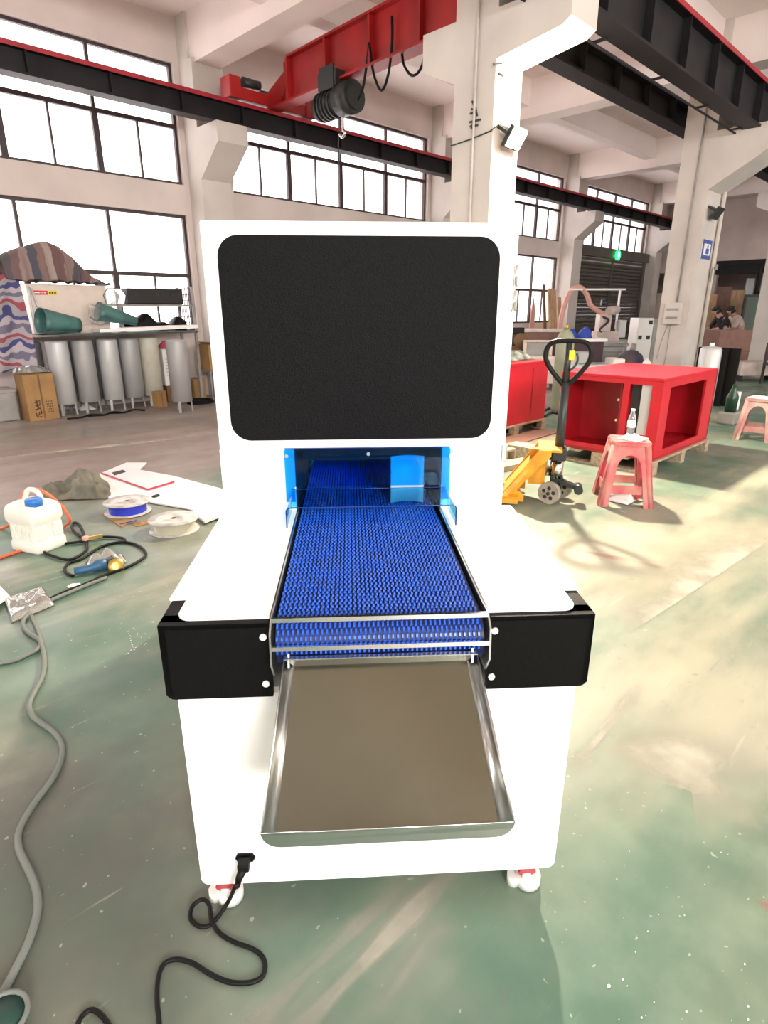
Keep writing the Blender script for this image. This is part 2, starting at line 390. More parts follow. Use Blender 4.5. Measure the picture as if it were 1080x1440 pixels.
    def build(s, name, m, parent=None, loc=None, rotz=0.0, fix=True):
        if fix: bmesh.ops.recalc_face_normals(s.bm, faces=s.bm.faces)
        me = bpy.data.meshes.new(name); s.bm.to_mesh(me); s.bm.free(); me.materials.append(m if not isinstance(m, str) else M[m])
        o = bpy.data.objects.new(name, me); COL.objects.link(o)
        if parent: o.parent = parent
        if loc is not None: o.location = loc
        o.rotation_euler.z = rotz
        return o

def tag(o, label=None, cat=None, group=None, kind=None):
    for k, v in (('label', label), ('category', cat), ('group', group), ('kind', kind)):
        if v: o[k] = v
    return o
def thing(name, label, cat, loc=(0, 0, 0), rotz=0.0, group=None):
    o = bpy.data.objects.new(name, None); o.empty_display_size = 0.1; COL.objects.link(o)
    o.location = loc; o.rotation_euler.z = rotz
    return tag(o, label, cat, group)
def kids(o): return [c for c in COL.objects if c.parent == o]
def copy_tree(o, loc=None, rotz=None, label=None, parent=None):
    c = o.copy(); COL.objects.link(c); c.parent = parent
    for ch in kids(o): copy_tree(ch, parent=c)
    if loc is not None: c.location = loc
    if rotz is not None: c.rotation_euler.z = rotz
    if label: c['label'] = label
    return c
def solidify(o, t, off=0.0):
    md = o.modifiers.new('thickness', 'SOLIDIFY'); md.thickness = t; md.offset = off; return o
def subsurf(o, l=1):
    md = o.modifiers.new('smooth', 'SUBSURF'); md.levels = l; md.render_levels = l; return o
def bez(pts, n=6):
    """smooth curve through the points (Catmull-Rom)"""
    P = [Vector(p) for p in pts]; P = [P[0] * 2 - P[1]] + P + [P[-1] * 2 - P[-2]]; out = []
    for i in range(1, len(P) - 2):
        for k in range(n):
            t = k / n; a, b, c, d = P[i - 1], P[i], P[i + 1], P[i + 2]
            out.append(0.5 * ((2 * b) + (c - a) * t + (2 * a - 5 * b + 4 * c - d) * t * t + (3 * b - a - 3 * c + d) * t ** 3))
    out.append(P[-2]); return out
def rrect(x0, y0, x1, y1, r, n=6):
    if not isinstance(r, (list, tuple)): r = [r] * 4
    out = []
    for (cx, cy, a0), q in zip(((x1 - r[0], y0 + r[0], -90), (x1 - r[1], y1 - r[1], 0), (x0 + r[2], y1 - r[2], 90), (x0 + r[3], y0 + r[3], 180)), r):
        for k in range(n + 1):
            a = math.radians(a0 + 90 * k / n); out.append((cx + q * math.cos(a), cy + q * math.sin(a)))
    return out
XZ = Matrix(((1, 0, 0, 0), (0, 0, 1, 0), (0, 1, 0, 0), (0, 0, 0, 1)))    # prism poly (x, z) raised along y
def S(name, mb, m, parent=None): 
    o = mb.build(name, m, parent)
    if parent is None: o['kind'] = 'structure'
    return o
def V3(v): return (v[0], v[1], v[2])

# ================================================================== THE HALL
S('floor', MB().box((-8, -7, -0.12), (30, 10.25, 0)), 'floor')
def bays(): return [(k, 0.33 + 6 * k, 5.41 + 6 * k) for k in range(-2, 4)]
nw = MB()
Y0, Y1 = 10.0, 10.25
xs = [-8.0]
for k, a, b in bays(): xs += [max(a, -8.0), b]
xs.append(24.3)
for i in range(0, len(xs), 2):
    if xs[i + 1] > xs[i]: nw.box((xs[i], Y0, 0), (xs[i + 1], Y1, 5.65))
for k, a, b in bays():
    a = max(a, -8.0)
    if b <= a: continue
    nw.box((a, Y0, 5.05), (b, Y1, 5.65)); nw.box((a, Y0, 2.93), (b, Y1, 3.37))
    if k < 3: nw.box((a, Y0, 0), (b, Y1, 1.09))
S('wall_north', nw, 'plaster')
# pilasters with S-shaped corbels that carry the runway beam
for k in range(-1, 4):
    x0, x1 = 5.5 + 6 * k, 6.03 + 6 * k
    mb = MB(); mb.box((x0, 9.6, 0), (x1, 10.0, 5.05)); mb.box((x0 - 0.0, 9.72, 5.05), (x1, 10.0, 5.65))
    prof = [(9.6, 3.42), (9.6, 4.13), (9.02, 4.13), (9.02, 3.86)]
    vs = [(x, y, z) for x in (x0, x1) for y, z in prof]
    mb._add(vs, [(0, 1, 2, 3), (7, 6, 5, 4), (0, 4, 5, 1), (1, 5, 6, 2), (2, 6, 7, 3), (3, 7, 4, 0)])
    S('column', mb, 'concrete')
# the middle row: corbels on both sides
for k in range(-1, 3):
    x0, x1 = 5.5 + 6 * k, 5.95 + 6 * k
    y0, y1 = 4.0, 4.5
    if k == 1: x1 = 12.25
    mb = MB(); mb.box((x0, y0, 0), (x1, y1, 5.65))
    if k != 1:
        prof = [(4.5, 3.60), (4.93, 3.79), (4.93, 4.12), (4.5, 4.12)]
        mb._add([(x, y, z) for x in (x0, x1) for y, z in prof], [(0, 1, 2, 3), (7, 6, 5, 4), (0, 4, 5, 1), (1, 5, 6, 2), (2, 6, 7, 3), (3, 7, 4, 0)])
    zt = 4.10; zb = 3.84; zr = 3.70 if k == 0 else 3.35
    yt = 3.24
    prof = [(4.0, zt), (yt, zt), (yt, zb), (yt + 0.08, zb - 0.05), (4.0, zr)] if k == 0 else [(4.0, zt + .06), (3.2, zt + .06), (3.2, 3.8), (3.35, 3.70), (4.0, 3.32)]
    n = len(prof)
    mb._add([(x, y, z) for x in (x0, x1) for y, z in prof], [tuple(range(n)), tuple(range(n, 2 * n))[::-1]] + [(i, (i + 1) % n, n + (i + 1) % n, n + i) for i in range(n)])
    S('column', mb, 'concrete')
# ceiling slab with transverse and lengthwise beams
S('ceiling', MB().box((-8, -7, 5.65), (24.5, 10.25, 5.85)), 'ceil')
for k in range(-1, 4):
    x0, x1 = 5.55 + 6 * k, 5.98 + 6 * k
    S('ceiling_beam', MB().box((x0, -7, 5.0), (x1, 10.0, 5.65)), 'ceil')
for yb in (7.68, 4.25, 0.9, -2.4):
    S('ceiling_beam', MB().box((-8, yb - 0.13, 5.2), (24.3, yb + 0.13, 5.65)), 'ceil')
# far end wall: solid above, a deep opening below
ew = MB()
ew.box((24.3, -7, 3.05), (24.5, 10.25, 5.85)); ew.box((24.3, 9.8, 0), (24.5, 10.25, 3.05)); ew.box((24.3, 7.7, 0), (24.5, 9.5, 3.05))
ew.box((24.3, 9.5, 0), (24.5, 9.8, 2.05)); ew.box((24.3, 9.5, 2.75), (24.5, 9.8, 3.05))
S('wall_east', ew, 'wallfar')
S('trim_1', MB().box((24.1, -7, 2.62), (24.3, 7.7, 2.9)).box((24.05, -7, 2.9), (24.3, 7.7, 3.06)), 'beam')
S('wall_store', MB().box((29.8, -7, 0), (30, 10.2, 3.2)).box((24.5, -7, 3.05), (30, 10.2, 3.2)).box((24.5, 10.0, 0), (30, 10.2, 3.05)), 'wallfar')
# walls out of the frame: windows on the south side, a gate in the west
sw = MB(); sw.box((-8, -7.25, 0), (30, -7, 2.7)); sw.box((-8, -7.25, 5.05), (24.5, -7, 5.85))
for k in range(-2, 4): sw.box((5.4 + 6 * k, -7.25, 2.7), (6.3 + 6 * k, -7, 5.05))
S('wall_south', sw, 'plaster')
ww = MB(); ww.box((-8.25, -7.25, 0), (-8, -1.0, 5.85)); ww.box((-8.25, 2.0, 0), (-8, 10.25, 5.85)); ww.box((-8.25, -1.0, 3.0), (-8, 2.0, 5.85))
S('wall_west', ww, 'plaster')

# windows of the north wall: steel frames, mullions and every pane
wn = [0]
def window(a, b, z0, z1, zs, thin_below, heavy_step=1.27, upper=True):
    wn[0] += 1
    root = thing('window_%d' % wn[0], None, None, (a, 10.1, z0)); root['kind'] = 'structure'
    W, Hh = b - a, z1 - z0
    t = 0.045
    MB().box((0, -0.03, 0), (t, 0.03, Hh)).box((W - t, -0.03, 0), (W, 0.03, Hh)).box((t, -0.03, 0), (W - t, 0.03, t)).box((t, -0.03, Hh - t), (W - t, 0.03, Hh)).build('window_frame', 'frame', root)
    zm = zs - z0
    MB().box((t, -0.03, zm - 0.03), (W - t, 0.03, zm + 0.03)).build('mullion', 'frame', root)
    n = 4; st = W / n
    cols_low = []
    for i in range(1, n):
        x = st * i
        MB().box((x - 0.042, -0.03, t), (x + 0.042, 0.03, zm - 0.03)).build('mullion', 'frame', root)
        MB().box((x - 0.022, -0.03, zm + 0.03), (x + 0.022, 0.03, Hh - t)).build('mullion', 'frame', root)
    if thin_below:
        for i in range(n):
            x = st * (i + 0.5)
            MB().box((x - 0.014, -0.02, t), (x + 0.014, 0.02, zm - 0.03)).build('mullion', 'frame', root)
    for i in range(n):
        xa, xb = (t if i == 0 else st * i + 0.03), (W - t if i == n - 1 else st * (i + 1) - 0.03)
        MB().box((xa, -0.004, zm + 0.03), (xb, 0.004, Hh - t)).build('pane', 'glass', root)
        if thin_below:
            xm = st * (i + 0.5)
            MB().box((xa, -0.004, t), (xm - 0.014, 0.004, zm - 0.03)).build('pane', 'glass', root)
            MB().box((xm + 0.014, -0.004, t), (xb, 0.004, zm - 0.03)).build('pane', 'glass', root)
        else:
            MB().box((xa, -0.004, t), (xb, 0.004, zm - 0.03)).build('pane', 'glass', root)
for k in (0, 1, 2, 3):
    a, b = 0.33 + 6 * k, 5.41 + 6 * k
    window(a, b, 3.37, 5.05, 4.2, True)
    if k < 3: window(a, b, 1.09, 2.93, 2.0, True)

# roller shutter below the last window
sh = thing('door_1', None, None, (18.33, 10.02, 0)); sh['kind'] = 'structure'
for i in range(26):
    mb = MB(); z = i * 0.118
    mb._add([(0, 0.0, z), (5.08, 0.0, z), (5.08, -0.035, z + 0.03), (0, -0.035, z + 0.03), (5.08, -0.035, z + 0.085), (0, -0.035, z + 0.085), (5.08, 0.0, z + 0.116), (0, 0.0, z + 0.116), (0, 0.06, z), (5.08, 0.06, z), (5.08, 0.06, z + 0.116), (0, 0.06, z + 0.116)],
            [(0, 1, 2, 3), (3, 2, 4, 5), (5, 4, 6, 7), (8, 9, 1, 0), (7, 6, 10, 11), (8, 11, 10, 9), (0, 3, 5, 7, 11, 8), (1, 9, 10, 6, 4, 2)])
    mb.build('slat', 'shutter', sh)
MB().box((-0.02, -0.22, 3.07), (5.1, 0.06, 3.36)).build('shutter_box', 'shutter', sh)
MB().box((2.5, -0.07, 0.05), (2.6, -0.036, 3.07)).build('guide_post', 'shutter', sh)
MB().box((5.0, -0.1, 0.0), (5.14, -0.04, 3.07)).build('guide_rail', 'shutter', sh)

# pale patches, painted light streaks and paint traces (thin coats with fading edges)
def coat(name, m, pts, z=0.0012, fade=0.16):
    """pts: (world x, world y, k); k = 1 starts a sharp edge, k = 0 an edge where the coat fades out"""
    n = len(pts); bm = bmesh.new()
    f = bm.faces.new([bm.verts.new((p[0], p[1], z)) for p in pts])
    bmesh.ops.triangulate(bm, faces=[f]); bmesh.ops.subdivide_edges(bm, edges=bm.edges[:], cuts=7, use_grid_fill=True)
    me = bpy.data.meshes.new(name); bm.to_mesh(me); bm.free()
    at = me.attributes.new('coat_alpha', 'FLOAT', 'POINT')
    soft = [(Vector(pts[i][:2]), Vector(pts[(i + 1) % n][:2])) for i in range(n) if pts[i][2] < 0.5]
    for i, v in enumerate(me.vertices):
        c = Vector((v.co.x, v.co.y)); dm = 9
        for a, b in soft:
            t = max(0, min(1, (c - a).dot(b - a) / (b - a).length_squared)); dm = min(dm, (c - a.lerp(b, t)).length)
        at.data[i].value = min(1, dm / fade)
    me.materials.append(M[m]); o = bpy.data.objects.new(name, me); COL.objects.link(o); o['kind'] = 'structure'; return o
def fl(px, py): v = onZ(px, py); return v.x, v.y
def band(name, m, a, b, w, s=0.8, z=0.0012):
    """a streak from a to b (pixels on the floor), strong in the middle, fading to both sides"""
    A = Vector(fl(*a)); B = Vector(fl(*b)); d = (B - A).normalized(); p = Vector((-d.y, d.x)); n = 14
    vs = []; al = []
    for i in range(n + 1):
        t = i / n; c = A.lerp(B, t)
        e = math.sin(PI * min(1, max(0, t)) ) ** 0.5
        for j, q in enumerate((-1, -0.35, 0.35, 1)):
            vs.append((*(c + p * q * w * (0.85 + 0.3 * math.sin(t * 9 + w * 40))), z)); al.append(s * e if j in (1, 2) else 0.0)
    fs = [(i * 4 + j, i * 4 + j + 1, i * 4 + j + 5, i * 4 + j + 4) for i in range(n) for j in range(3)]
    me = bpy.data.meshes.new(name); me.from_pydata(vs, [], fs); at = me.attributes.new('coat_alpha', 'FLOAT', 'POINT')
    for i, v in enumerate(al): at.data[i].value = v
    me.materials.append(M[m]); o = bpy.data.objects.new(name, me); COL.objects.link(o); o['kind'] = 'structure'; return o
coat('floor_wear_and_light', 'patch', [(*fl(868, 1084), 1), (*fl(972, 1114), 1), (*fl(985, 1195), 0), (*fl(1012, 1216), 0), (*fl(1034, 1180), 0), (*fl(1100, 1205), 0), (*fl(1100, 1090), 0), (*fl(1040, 1040), 0), (*fl(940, 1000), 0), (*fl(860, 1010), 0), (*fl(815, 1050), 0)], fade=0.2)
coat('floor_wear_and_light', 'patch', [(*fl(864, 905), 1), (*fl(960, 842), 1), (*fl(1095, 752), 0), (*fl(1095, 715), 0), (*fl(990, 745), 0), (*fl(890, 800), 0), (*fl(838, 860), 0), (*fl(830, 895), 0)], z=0.0016, fade=0.3)
band('floor_wear_and_light', 'patch', (330, 1465), (575, 1235), 0.035, 0.75)  # the pale bands here paint streaks of light across the floor
band('floor_wear_and_light', 'patch', (380, 1490), (660, 1200), 0.05, 0.9, 0.002)
band('floor_wear_and_light', 'patch', (800, 1090), (905, 960), 0.04, 0.8, 0.0026)
coat('floor_wear_and_light', 'patch', [(*fl(400, 1500), 0), (*fl(560, 1285), 0), (*fl(690, 1235), 0), (*fl(740, 1270), 0), (*fl(650, 1350), 0), (*fl(560, 1500), 0)], z=0.0010, fade=0.15)
coat('floor_wear_and_light', 'patchred', [(*fl(1040, 1258), 0), (*fl(1075, 1285), 0), (*fl(1095, 1310), 0), (*fl(1095, 1262), 0)], fade=0.03)
band('floor_wear_and_light', 'patchred', (785, 768), (950, 803), 0.06, 0.55, 0.0022)
band('lane_line', 'lane', (-40, 648), (310, 611), 0.09, 0.9, 0.002)
# spilled white paint specks beside the machine
pm = MB(); rs_ = random.Random(3)
def speck(x, y, r, e=0.7):
    p = onZ(x, y); a0 = rs_.uniform(0, 3); pm.prism([(p.x + r * math.cos(t + a0) * rs_.uniform(0.7, 1.2), p.y + r * e * math.sin(t + a0)) for t in (0, 1, 2, 3, 4, 5)], 0.0005, 0.002)
for t in range(9):
    speck(177 + t * 3.6 + rs_.uniform(-1, 1), 920 - t * 2.1 + rs_.uniform(-2, 2), rs_.uniform(0.002, 0.005)); speck(180 + t * 1.0, 888 + t * 3.2, rs_.uniform(0.0015, 0.004)); speck(170 + rs_.uniform(0, 45), 875 + rs_.uniform(0, 25), 0.002)
for i in range(22): speck(rs_.uniform(870, 1075), 1440 - 260 * rs_.random() ** 1.3, rs_.choice([0.0012, 0.0015, 0.002, 0.003]))
speck(856, 1387, 0.0055)
o = pm.build('paint_specks', mat('paint_white', (0.75, 0.74, 0.68), 0.5)); tag(o, 'white paint specks splashed over the green floor', 'paint', kind='stuff')

# ------------------------------------------------------------------ runway beams, crane
def runway(name, label, y, zb, h, x0, x1, wf=0.22, rail=True, stiff=True, pipe=False):
    t = thing(name, label, 'beam', (x0, y, zb), group=None); L = x1 - x0
    MB().box((0, -wf / 2, 0), (L, wf / 2, 0.03)).build('bottom_flange', 'beam', t)
    MB().box((0, -0.02, 0.03), (L, 0.02, h - 0.03)).build('web', 'beam', t)
    MB().box((0, -wf / 2, h - 0.03), (L, wf / 2, h)).build('top_flange', 'beam', t)
    if stiff:
        for i in range(1, int(L / 1.0)):
            MB().box((i * 1.0 - 0.01, -wf / 2 + 0.01, 0.03), (i * 1.0 + 0.01, wf / 2 - 0.01, h - 0.03)).build('stiffener', 'beam', t)
    if rail: MB().box((0, -0.03, h), (L, 0.03, h + 0.05)).box((0, -wf / 2 - 0.012, h - 0.035), (L, -wf / 2, h + 0.02)).build('rail', 'rail', t)
    if pipe:
        MB().tube([(0, 0.22, -0.03), (L, 0.22, -0.03)], 0.014, 6).build('conductor_pipe', 'beam', t)
        for i in range(int(L / 1.5)): MB().box((i * 1.5 + 0.9, 0.09, -0.02), (i * 1.5 + 0.94, 0.24, 0.0)).build('pipe_bracket', 'beam', t)
    return t
runway('runway_beam', 'dark steel crane runway beam along the window wall, under the red crane', 9.15, 4.13, 0.30, -3, 24.2)
runway('runway_beam', 'dark steel runway beam with red rail, top right, on the right-hand corbels', 3.5, 4.10, 0.58, 4.4, 24.2, 0.26, pipe=True)
runway('runway_beam', 'shorter dark beam seen between the lamp column and the column with the panel box', 4.74, 4.34, 0.36, 6.3, 24.0, 0.26, rail=False)

cr = thing('overhead_crane', 'red single-girder overhead crane riding on the runway beams', 'crane', (6.5, 9.15, 4.48))
gx0, gx1, gy0, gy1 = 6.56, 6.37, 9.0, 4.92
def cl(x, y, z): return (x - 6.5, y - 9.15, z - 4.48)
gd = MB()
for (a, b, w, h, zc) in (((gx0, gy0), (gx1, gy1), 0.24, 0.03, 4.45), ((gx0, gy0 - 0.5), (gx1, gy1), 0.24, 0.03, 5.02), ((gx0, gy0 - 0.3), (gx1, gy1), 0.05, 0.56, 4.73)):
    gd.bar(cl(*a, zc), cl(*b, zc), w, h)
gd.build('girder', 'crane', cr)
# tapering end plate of the girder
gp = MB(); gp._add([cl(6.53, 8.85, 4.46), cl(6.59, 8.85, 4.46), cl(6.59, 9.25, 4.5), cl(6.53, 9.25, 4.5), cl(6.53, 8.35, 5.03), cl(6.59, 8.35, 5.03), cl(6.59, 9.25, 4.66), cl(6.53, 9.25, 4.66)],
        [(0, 3, 2, 1), (4, 5, 6, 7), (0, 1, 5, 4), (1, 2, 6, 5), (2, 3, 7, 6), (3, 0, 4, 7)]); gp.build('end_plate', 'crane', cr)
ec = MB(); ec.box(cl(5.85, 9.06, 4.50), cl(7.3, 9.26, 4.66), bevel=0.01); ec.build('end_carriage', 'crane', cr)
for x in (5.78, 7.22): MB().box(cl(x, 9.03, 4.49), cl(x + 0.2, 9.29, 4.78), bevel=0.015).build('wheel_box', 'crane', cr)
MB().cyl(cl(6.12, 9.2, 4.78), cl(6.42, 9.2, 4.78), 0.07, n=12).build('drive_motor', 'graphite', cr)
for t in (0.12, 0.35, 0.58, 0.8):
    x = gx0 + (gx1 - gx0) * t; y = gy0 + (gy1 - gy0) * t
    MB().box(cl(x - 0.10, y - 0.02, 4.47), cl(x - 0.02, y + 0.02, 5.0)).build('stiffener', 'crane', cr)
# electric hoist hanging from the girder
hp = onX(478, 140, 6.45); hx, hy, hz = 6.45, hp.y, hp.z
ho = thing('electric_hoist', 'grey electric rope hoist hanging below the red girder', 'hoist', (hx, hy, 4.42))
def hl(x, y, z): return (x, y, z + hz - 4.42)
MB().cyl(hl(0, -0.02, -0.02), hl(0, -0.30, -0.02), 0.20, n=20).build('drum_housing', 'graphite', ho)
mt = MB().cyl(hl(0, 0.44, -0.04), hl(0, -0.02, -0.02), 0.165, n=18).build('motor', 'graphite', ho)
for i in range(5): MB().cyl(hl(0, 0.06 + i * 0.075, -0.03), hl(0, 0.09 + i * 0.075, -0.03), 0.185, n=18).build('rib', 'graphite', mt)
MB().cyl(hl(0, -0.30, -0.02), hl(0, -0.33, -0.02), 0.16, n=20).build('end_cap', 'darksteel', ho)
zt = 4.45 - hz
MB().box(hl(-0.16, -0.1, 0.12), hl(0.16, 0.28, zt + 0.1)).build('trolley', 'darksteel', ho)
for x in (-0.17, 0.14): MB().box(hl(x, -0.06, 0.10), hl(x + 0.03, 0.24, zt + 0.16)).build('side_plate', 'darksteel', ho)
MB().tube(bez([hl(0, -0.05, -0.18), hl(0, -0.05, -0.36), hl(0, -0.09, -0.42), hl(0, -0.03, -0.46), hl(0, 0.02, -0.41)], 4), 0.022, 8).build('hook', 'chrome', ho)
MB().cyl(hl(0, 0.05, -0.15), hl(0, 0.05, -0.78), 0.008, n=6).build('control_cable', 'graphite', ho)
# festoon cable loops under the girder
fc = MB()
def gpt(px, py): v = onX(px, py, 6.42); return (v.x - 0.06, v.y, v.z)
for lp in ([(556, 25), (556, 60), (551, 105), (541, 129), (530, 105), (524, 62)], [(524, 62), (520, 95), (515, 125), (508, 143)], [(570, 78), (573, 94), (584, 108), (596, 99), (605, 70)]):
    fc.tube(bez([gpt(*p) for p in lp], 5), 0.017, 6)
tag(fc.build('festoon_cable', 'blackrub'), 'black festoon cable hanging in loops under the red crane girder', 'cable')

# ------------------------------------------------------------------ things on the columns
def floodlight(label, loc, lit):
    t = thing('floodlight', label, 'floodlight', loc)
    T = Matrix.Rotation(math.radians(35), 4, 'X')
    MB().box((-0.13, -0.16, -0.10), (0.13, -0.11, 0.10), T, bevel=0.008).build('housing', 'darksteel', t)
    MB().box((-0.11, -0.166, -0.08), (0.11, -0.161, 0.08), T).build('lens', 'lamp' if lit else 'darkgap', t)
    MB().bar((-0.14, -0.12, -0.06), (-0.14, 0.0, 0.02), 0.01, 0.03).bar((0.14, -0.12, -0.06), (0.14, 0.0, 0.02), 0.01, 0.03).box((-0.14, -0.012, 0), (0.14, 0.0, 0.04)).build('bracket', 'darksteel', t)
    return t
lp = onY(722, 182, 3.9)
floodlight('bright floodlight glowing on the nearest column', (lp.x, 3.99, lp.z), True)
ld = bpy.data.lights.new('floodlight_beam', 'SPOT'); ld.energy = 1250; ld.color = (1.0, 0.88, 0.68); ld.spot_size = math.radians(150); ld.spot_blend = 0.6; ld.shadow_soft_size = 0.09
lo = bpy.data.objects.new('floodlight_beam', ld); COL.objects.link(lo); lo.location = (lp.x, 3.72, lp.z - 0.03)
lo.rotation_euler = (Vector((-0.45, -1.0, -0.62))).to_track_quat('-Z', 'Y').to_euler()
# spill of the same lamp on the column face
ld2 = bpy.data.lights.new('floodlight_spill', 'POINT'); ld2.energy = 90; ld2.color = (1.0, 0.84, 0.62); ld2.shadow_soft_size = 0.06
lo2 = bpy.data.objects.new('floodlight_spill', ld2); COL.objects.link(lo2); lo2.location = (lp.x, 3.66, lp.z)
rp = onY(1008, 293, 3.9)
floodlight('dark unlit floodlight on the column with the panel box', (rp.x, 3.99, rp.z), False)
def pipe(name, label, cat, pts, r, m): return tag(MB().tube(pts, r, 6).build(name, m), label, cat)
a = onX(661, 300, 5.48); b = onX(671, 0, 5.48)
pipe('conduit', 'thin vertical cable conduit on the front of the nearest column', 'conduit', [(5.48, a.y, 0.3), (5.48, a.y, 4.98)], 0.014, 'concrete')
c0 = onX(634, 205, 5.49); c1 = onX(662, 196, 5.49); c2 = onX(690, 184, 5.49)
pipe('lamp_cable', 'thin dark cable drooping across the column to the lit floodlight', 'cable', [(5.49, c0.y, c0.z), (5.485, c1.y, c1.z), (5.49, c2.y, c2.z), (5.5, 3.985, c2.z + 0.02), (lp.x - .1, 3.985, lp.z + 0.05)], 0.006, 'darksteel')
sm = MB()
for (x0_, y0_, x1_, y1_) in ((664, 142, 668, 152), (663, 153, 670, 156), (668, 150, 671, 163), (661, 160, 668, 158), (660, 172, 676, 168), (661, 178, 672, 176), (666, 170, 663, 181), (694, 90, 706, 89), (701, 104, 708, 107)):
    if x0_ < 690: p, q = onX(x0_, y0_, 5.489), onX(x1_, y1_, 5.489)
    else: p, q = onY(x0_, y0_, 3.989), onY(x1_, y1_, 3.989)
    sm.bar(p, q, 0.014, 0.014)
tag(sm.build('ink_strokes', 'darksteel'), 'dark hand-drawn strokes on the nearest column', 'writing', kind='stuff')
# right column: panel box, conduit, sign
pb = onX(947, 441, 11.48); pbx = thing('panel_box', 'grey electrical panel box on the right-hand column', 'panel box', (11.5, pb.y, pb.z))
MB().box((-0.09, -0.14, -0.18), (0, 0.14, 0.18), bevel=0.008).build('box_body', 'concrete', pbx)
for z in (0.07, -0.07): MB().box((-0.098, -0.10, z - 0.018), (-0.09, 0.10, z + 0.018)).build('breaker_slot', 'machgrey', pbx)
a = onX(952, 425, 11.48)
pipe('conduit', 'dark conduit rising above the panel box on the right-hand column', 'conduit', [(11.48, a.y, a.z), (11.48, a.y - 0.02, 4.98)], 0.016, 'machgrey')
for q, (pts, lab) in enumerate((([(940, 454), (930, 480), (923, 505)], 'thin cable slanting down left from the panel box'), ([(943, 454), (938, 490), (932, 520)], 'thin cable hanging straight below the panel box'))):
    v = [onX(x, y, 11.47) for x, y in pts]; pipe('box_cable', lab, 'cable', bez(v, 4), 0.008, 'machgrey')
rp2 = onY(1018, 300, 3.95)
pipe('conduit', 'pale pipe running down the right edge of the right-hand column', 'pipe', [(12.2, 3.955, 0.2), (12.2, 3.955, 4.98)], 0.035, 'concrete')
jb = onY(1004, 376, 3.95); jb_ = thing('junction_box', 'small grey junction box with a bent pipe on the right-hand column', 'junction box', (jb.x, 3.96, jb.z))
MB().box((-0.06, -0.06, -0.04), (0.06, 0.035, 0.05), bevel=0.006).build('box_body', 'machgrey', jb_)
MB().tube([(0.0, -0.03, 0), (-0.12, -0.03, -0.02), (-0.14, -0.03, -0.25)], 0.012, 6).build('bent_pipe', 'machgrey', jb_)
sg = onY(993, 351, 3.99); sgn = thing('wall_sign', 'small blue and white sign on the right-hand column', 'sign', (sg.x, 3.995, sg.z))
MB().box((-0.22, -0.012, -0.15), (0.22, 0, 0.15)).build('sign_plate', 'signwhite', sgn)
MB().box((-0.22, -0.016, 0.09), (0.22, -0.012, 0.15)).box((-0.22, -0.016, -0.15), (0.22, -0.012, -0.09)).box((-0.22, -0.016, -0.09), (-0.15, -0.012, 0.09)).box((0.18, -0.016, -0.09), (0.22, -0.012, 0.09)).build('sign_border', 'signblue', sgn)
MB().cyl((0.04, -0.012, 0.045), (0.04, -0.017, 0.045), 0.028, n=10).box((-0.03, -0.016, -0.07), (0.11, -0.012, 0.015)).build('sign_mark', 'signblue', sgn)
tr = onY(967, 300, 9.0)

# ================================================================== THE MACHINE (local x right, y away from the camera, z up)
MA = math.radians(45) + math.atan(50 / 886.6)
MO = Vector((0.8025, 0.814, 0)); MR = MA - PI / 2
mach = thing('conveyor_machine', 'white conveyor machine with black window panel, blue belt and stainless chute', 'machine', MO, MR)
def mw(x, y, z): return MO + Matrix.Rotation(MR, 3, 'Z') @ Vector((x, y, z))
def mloc(v):
    v = Matrix.Rotation(-MR, 3, 'Z') @ (Vector(v) - MO); return v
def onM(px, py, yv):
    d = Matrix.Rotation(-MR, 3, 'Z') @ ray(px, py); c = mloc(_C); return c + d * ((yv - c.y) / d.y)
BW = 0.229          # half belt slot
# lower cabinet
lb = MB(); lb.prism(rrect(-0.448, 0.085, 0.448, 0.66, [0.022, 0, 0, 0.022]), 0.0, 2.2, XZ)
lb.build('lower_cabinet', 'white', mach)
MB().box((-0.456, 0.035, 0.13), (-0.449, 1.1, 0.62), bevel=0.003).build('side_door', 'white', mach)
MB().box((-0.456, 1.11, 0.13), (-0.449, 2.15, 0.62), bevel=0.003).build('side_door', 'white', mach)
MB().box((0.449, 0.035, 0.13), (0.456, 1.1, 0.62), bevel=0.003).build('side_door', 'white', mach)
# deep frame between lower cabinet and table
MB().box((-0.44, 0.10, 0.66), (-0.26, 2.2, 0.818)).box((0.26, 0.10, 0.66), (0.44, 2.2, 0.818)).build('upper_frame', 'white', mach)
# black end covers that wrap the front corners
for s in (-1, 1):
    mb = MB(); xa, xb = (0.236, 0.466)
    lo, hi = ((xa, -0.015, 0.645), (xb, 0.0, 0.826)) if s > 0 else ((-xb, -0.015, 0.645), (-xa, 0.0, 0.826))
    mb.prism(rrect(lo[0], lo[2], hi[0], hi[2], [0.018 if s > 0 else 0.002, 0.006, 0.006, 0.018 if s < 0 else 0.002], 4), -0.015, -0.001, XZ)
    x0, x1 = sorted((s * xb, s * (xb - 0.014)))
    # side cheek, cut back slantwise towards the table
    mb._add([(x, y, z) for x in (x0, x1) for y, z in ((-0.015, 0.655), (-0.015, 0.826), (0.10, 0.826), (0.17, 0.645))],
            [(0, 1, 2, 3), (7, 6, 5, 4), (0, 4, 5, 1), (1, 5, 6, 2), (2, 6, 7, 3), (3, 7, 4, 0)])
    x0, x1 = sorted((s * xb, s * xa))
    mb.box((x0, -0.015, 0.816), (x1, 0.03, 0.8265)); x0, x1 = sorted((s * xb, s * 0.41)); mb.box((x0, 0.0, 0.816), (x1, 0.10, 0.8265))
    mb.build('end_cover', 'black', mach)
for x, z in ((-0.249, 0.795), (-0.250, 0.680), (0.247, 0.794), (0.246, 0.679)):
    MB().cyl((x, -0.015, z), (x, -0.020, z), 0.0075, n=14).build('bolt', 'whiteplastic', mach)
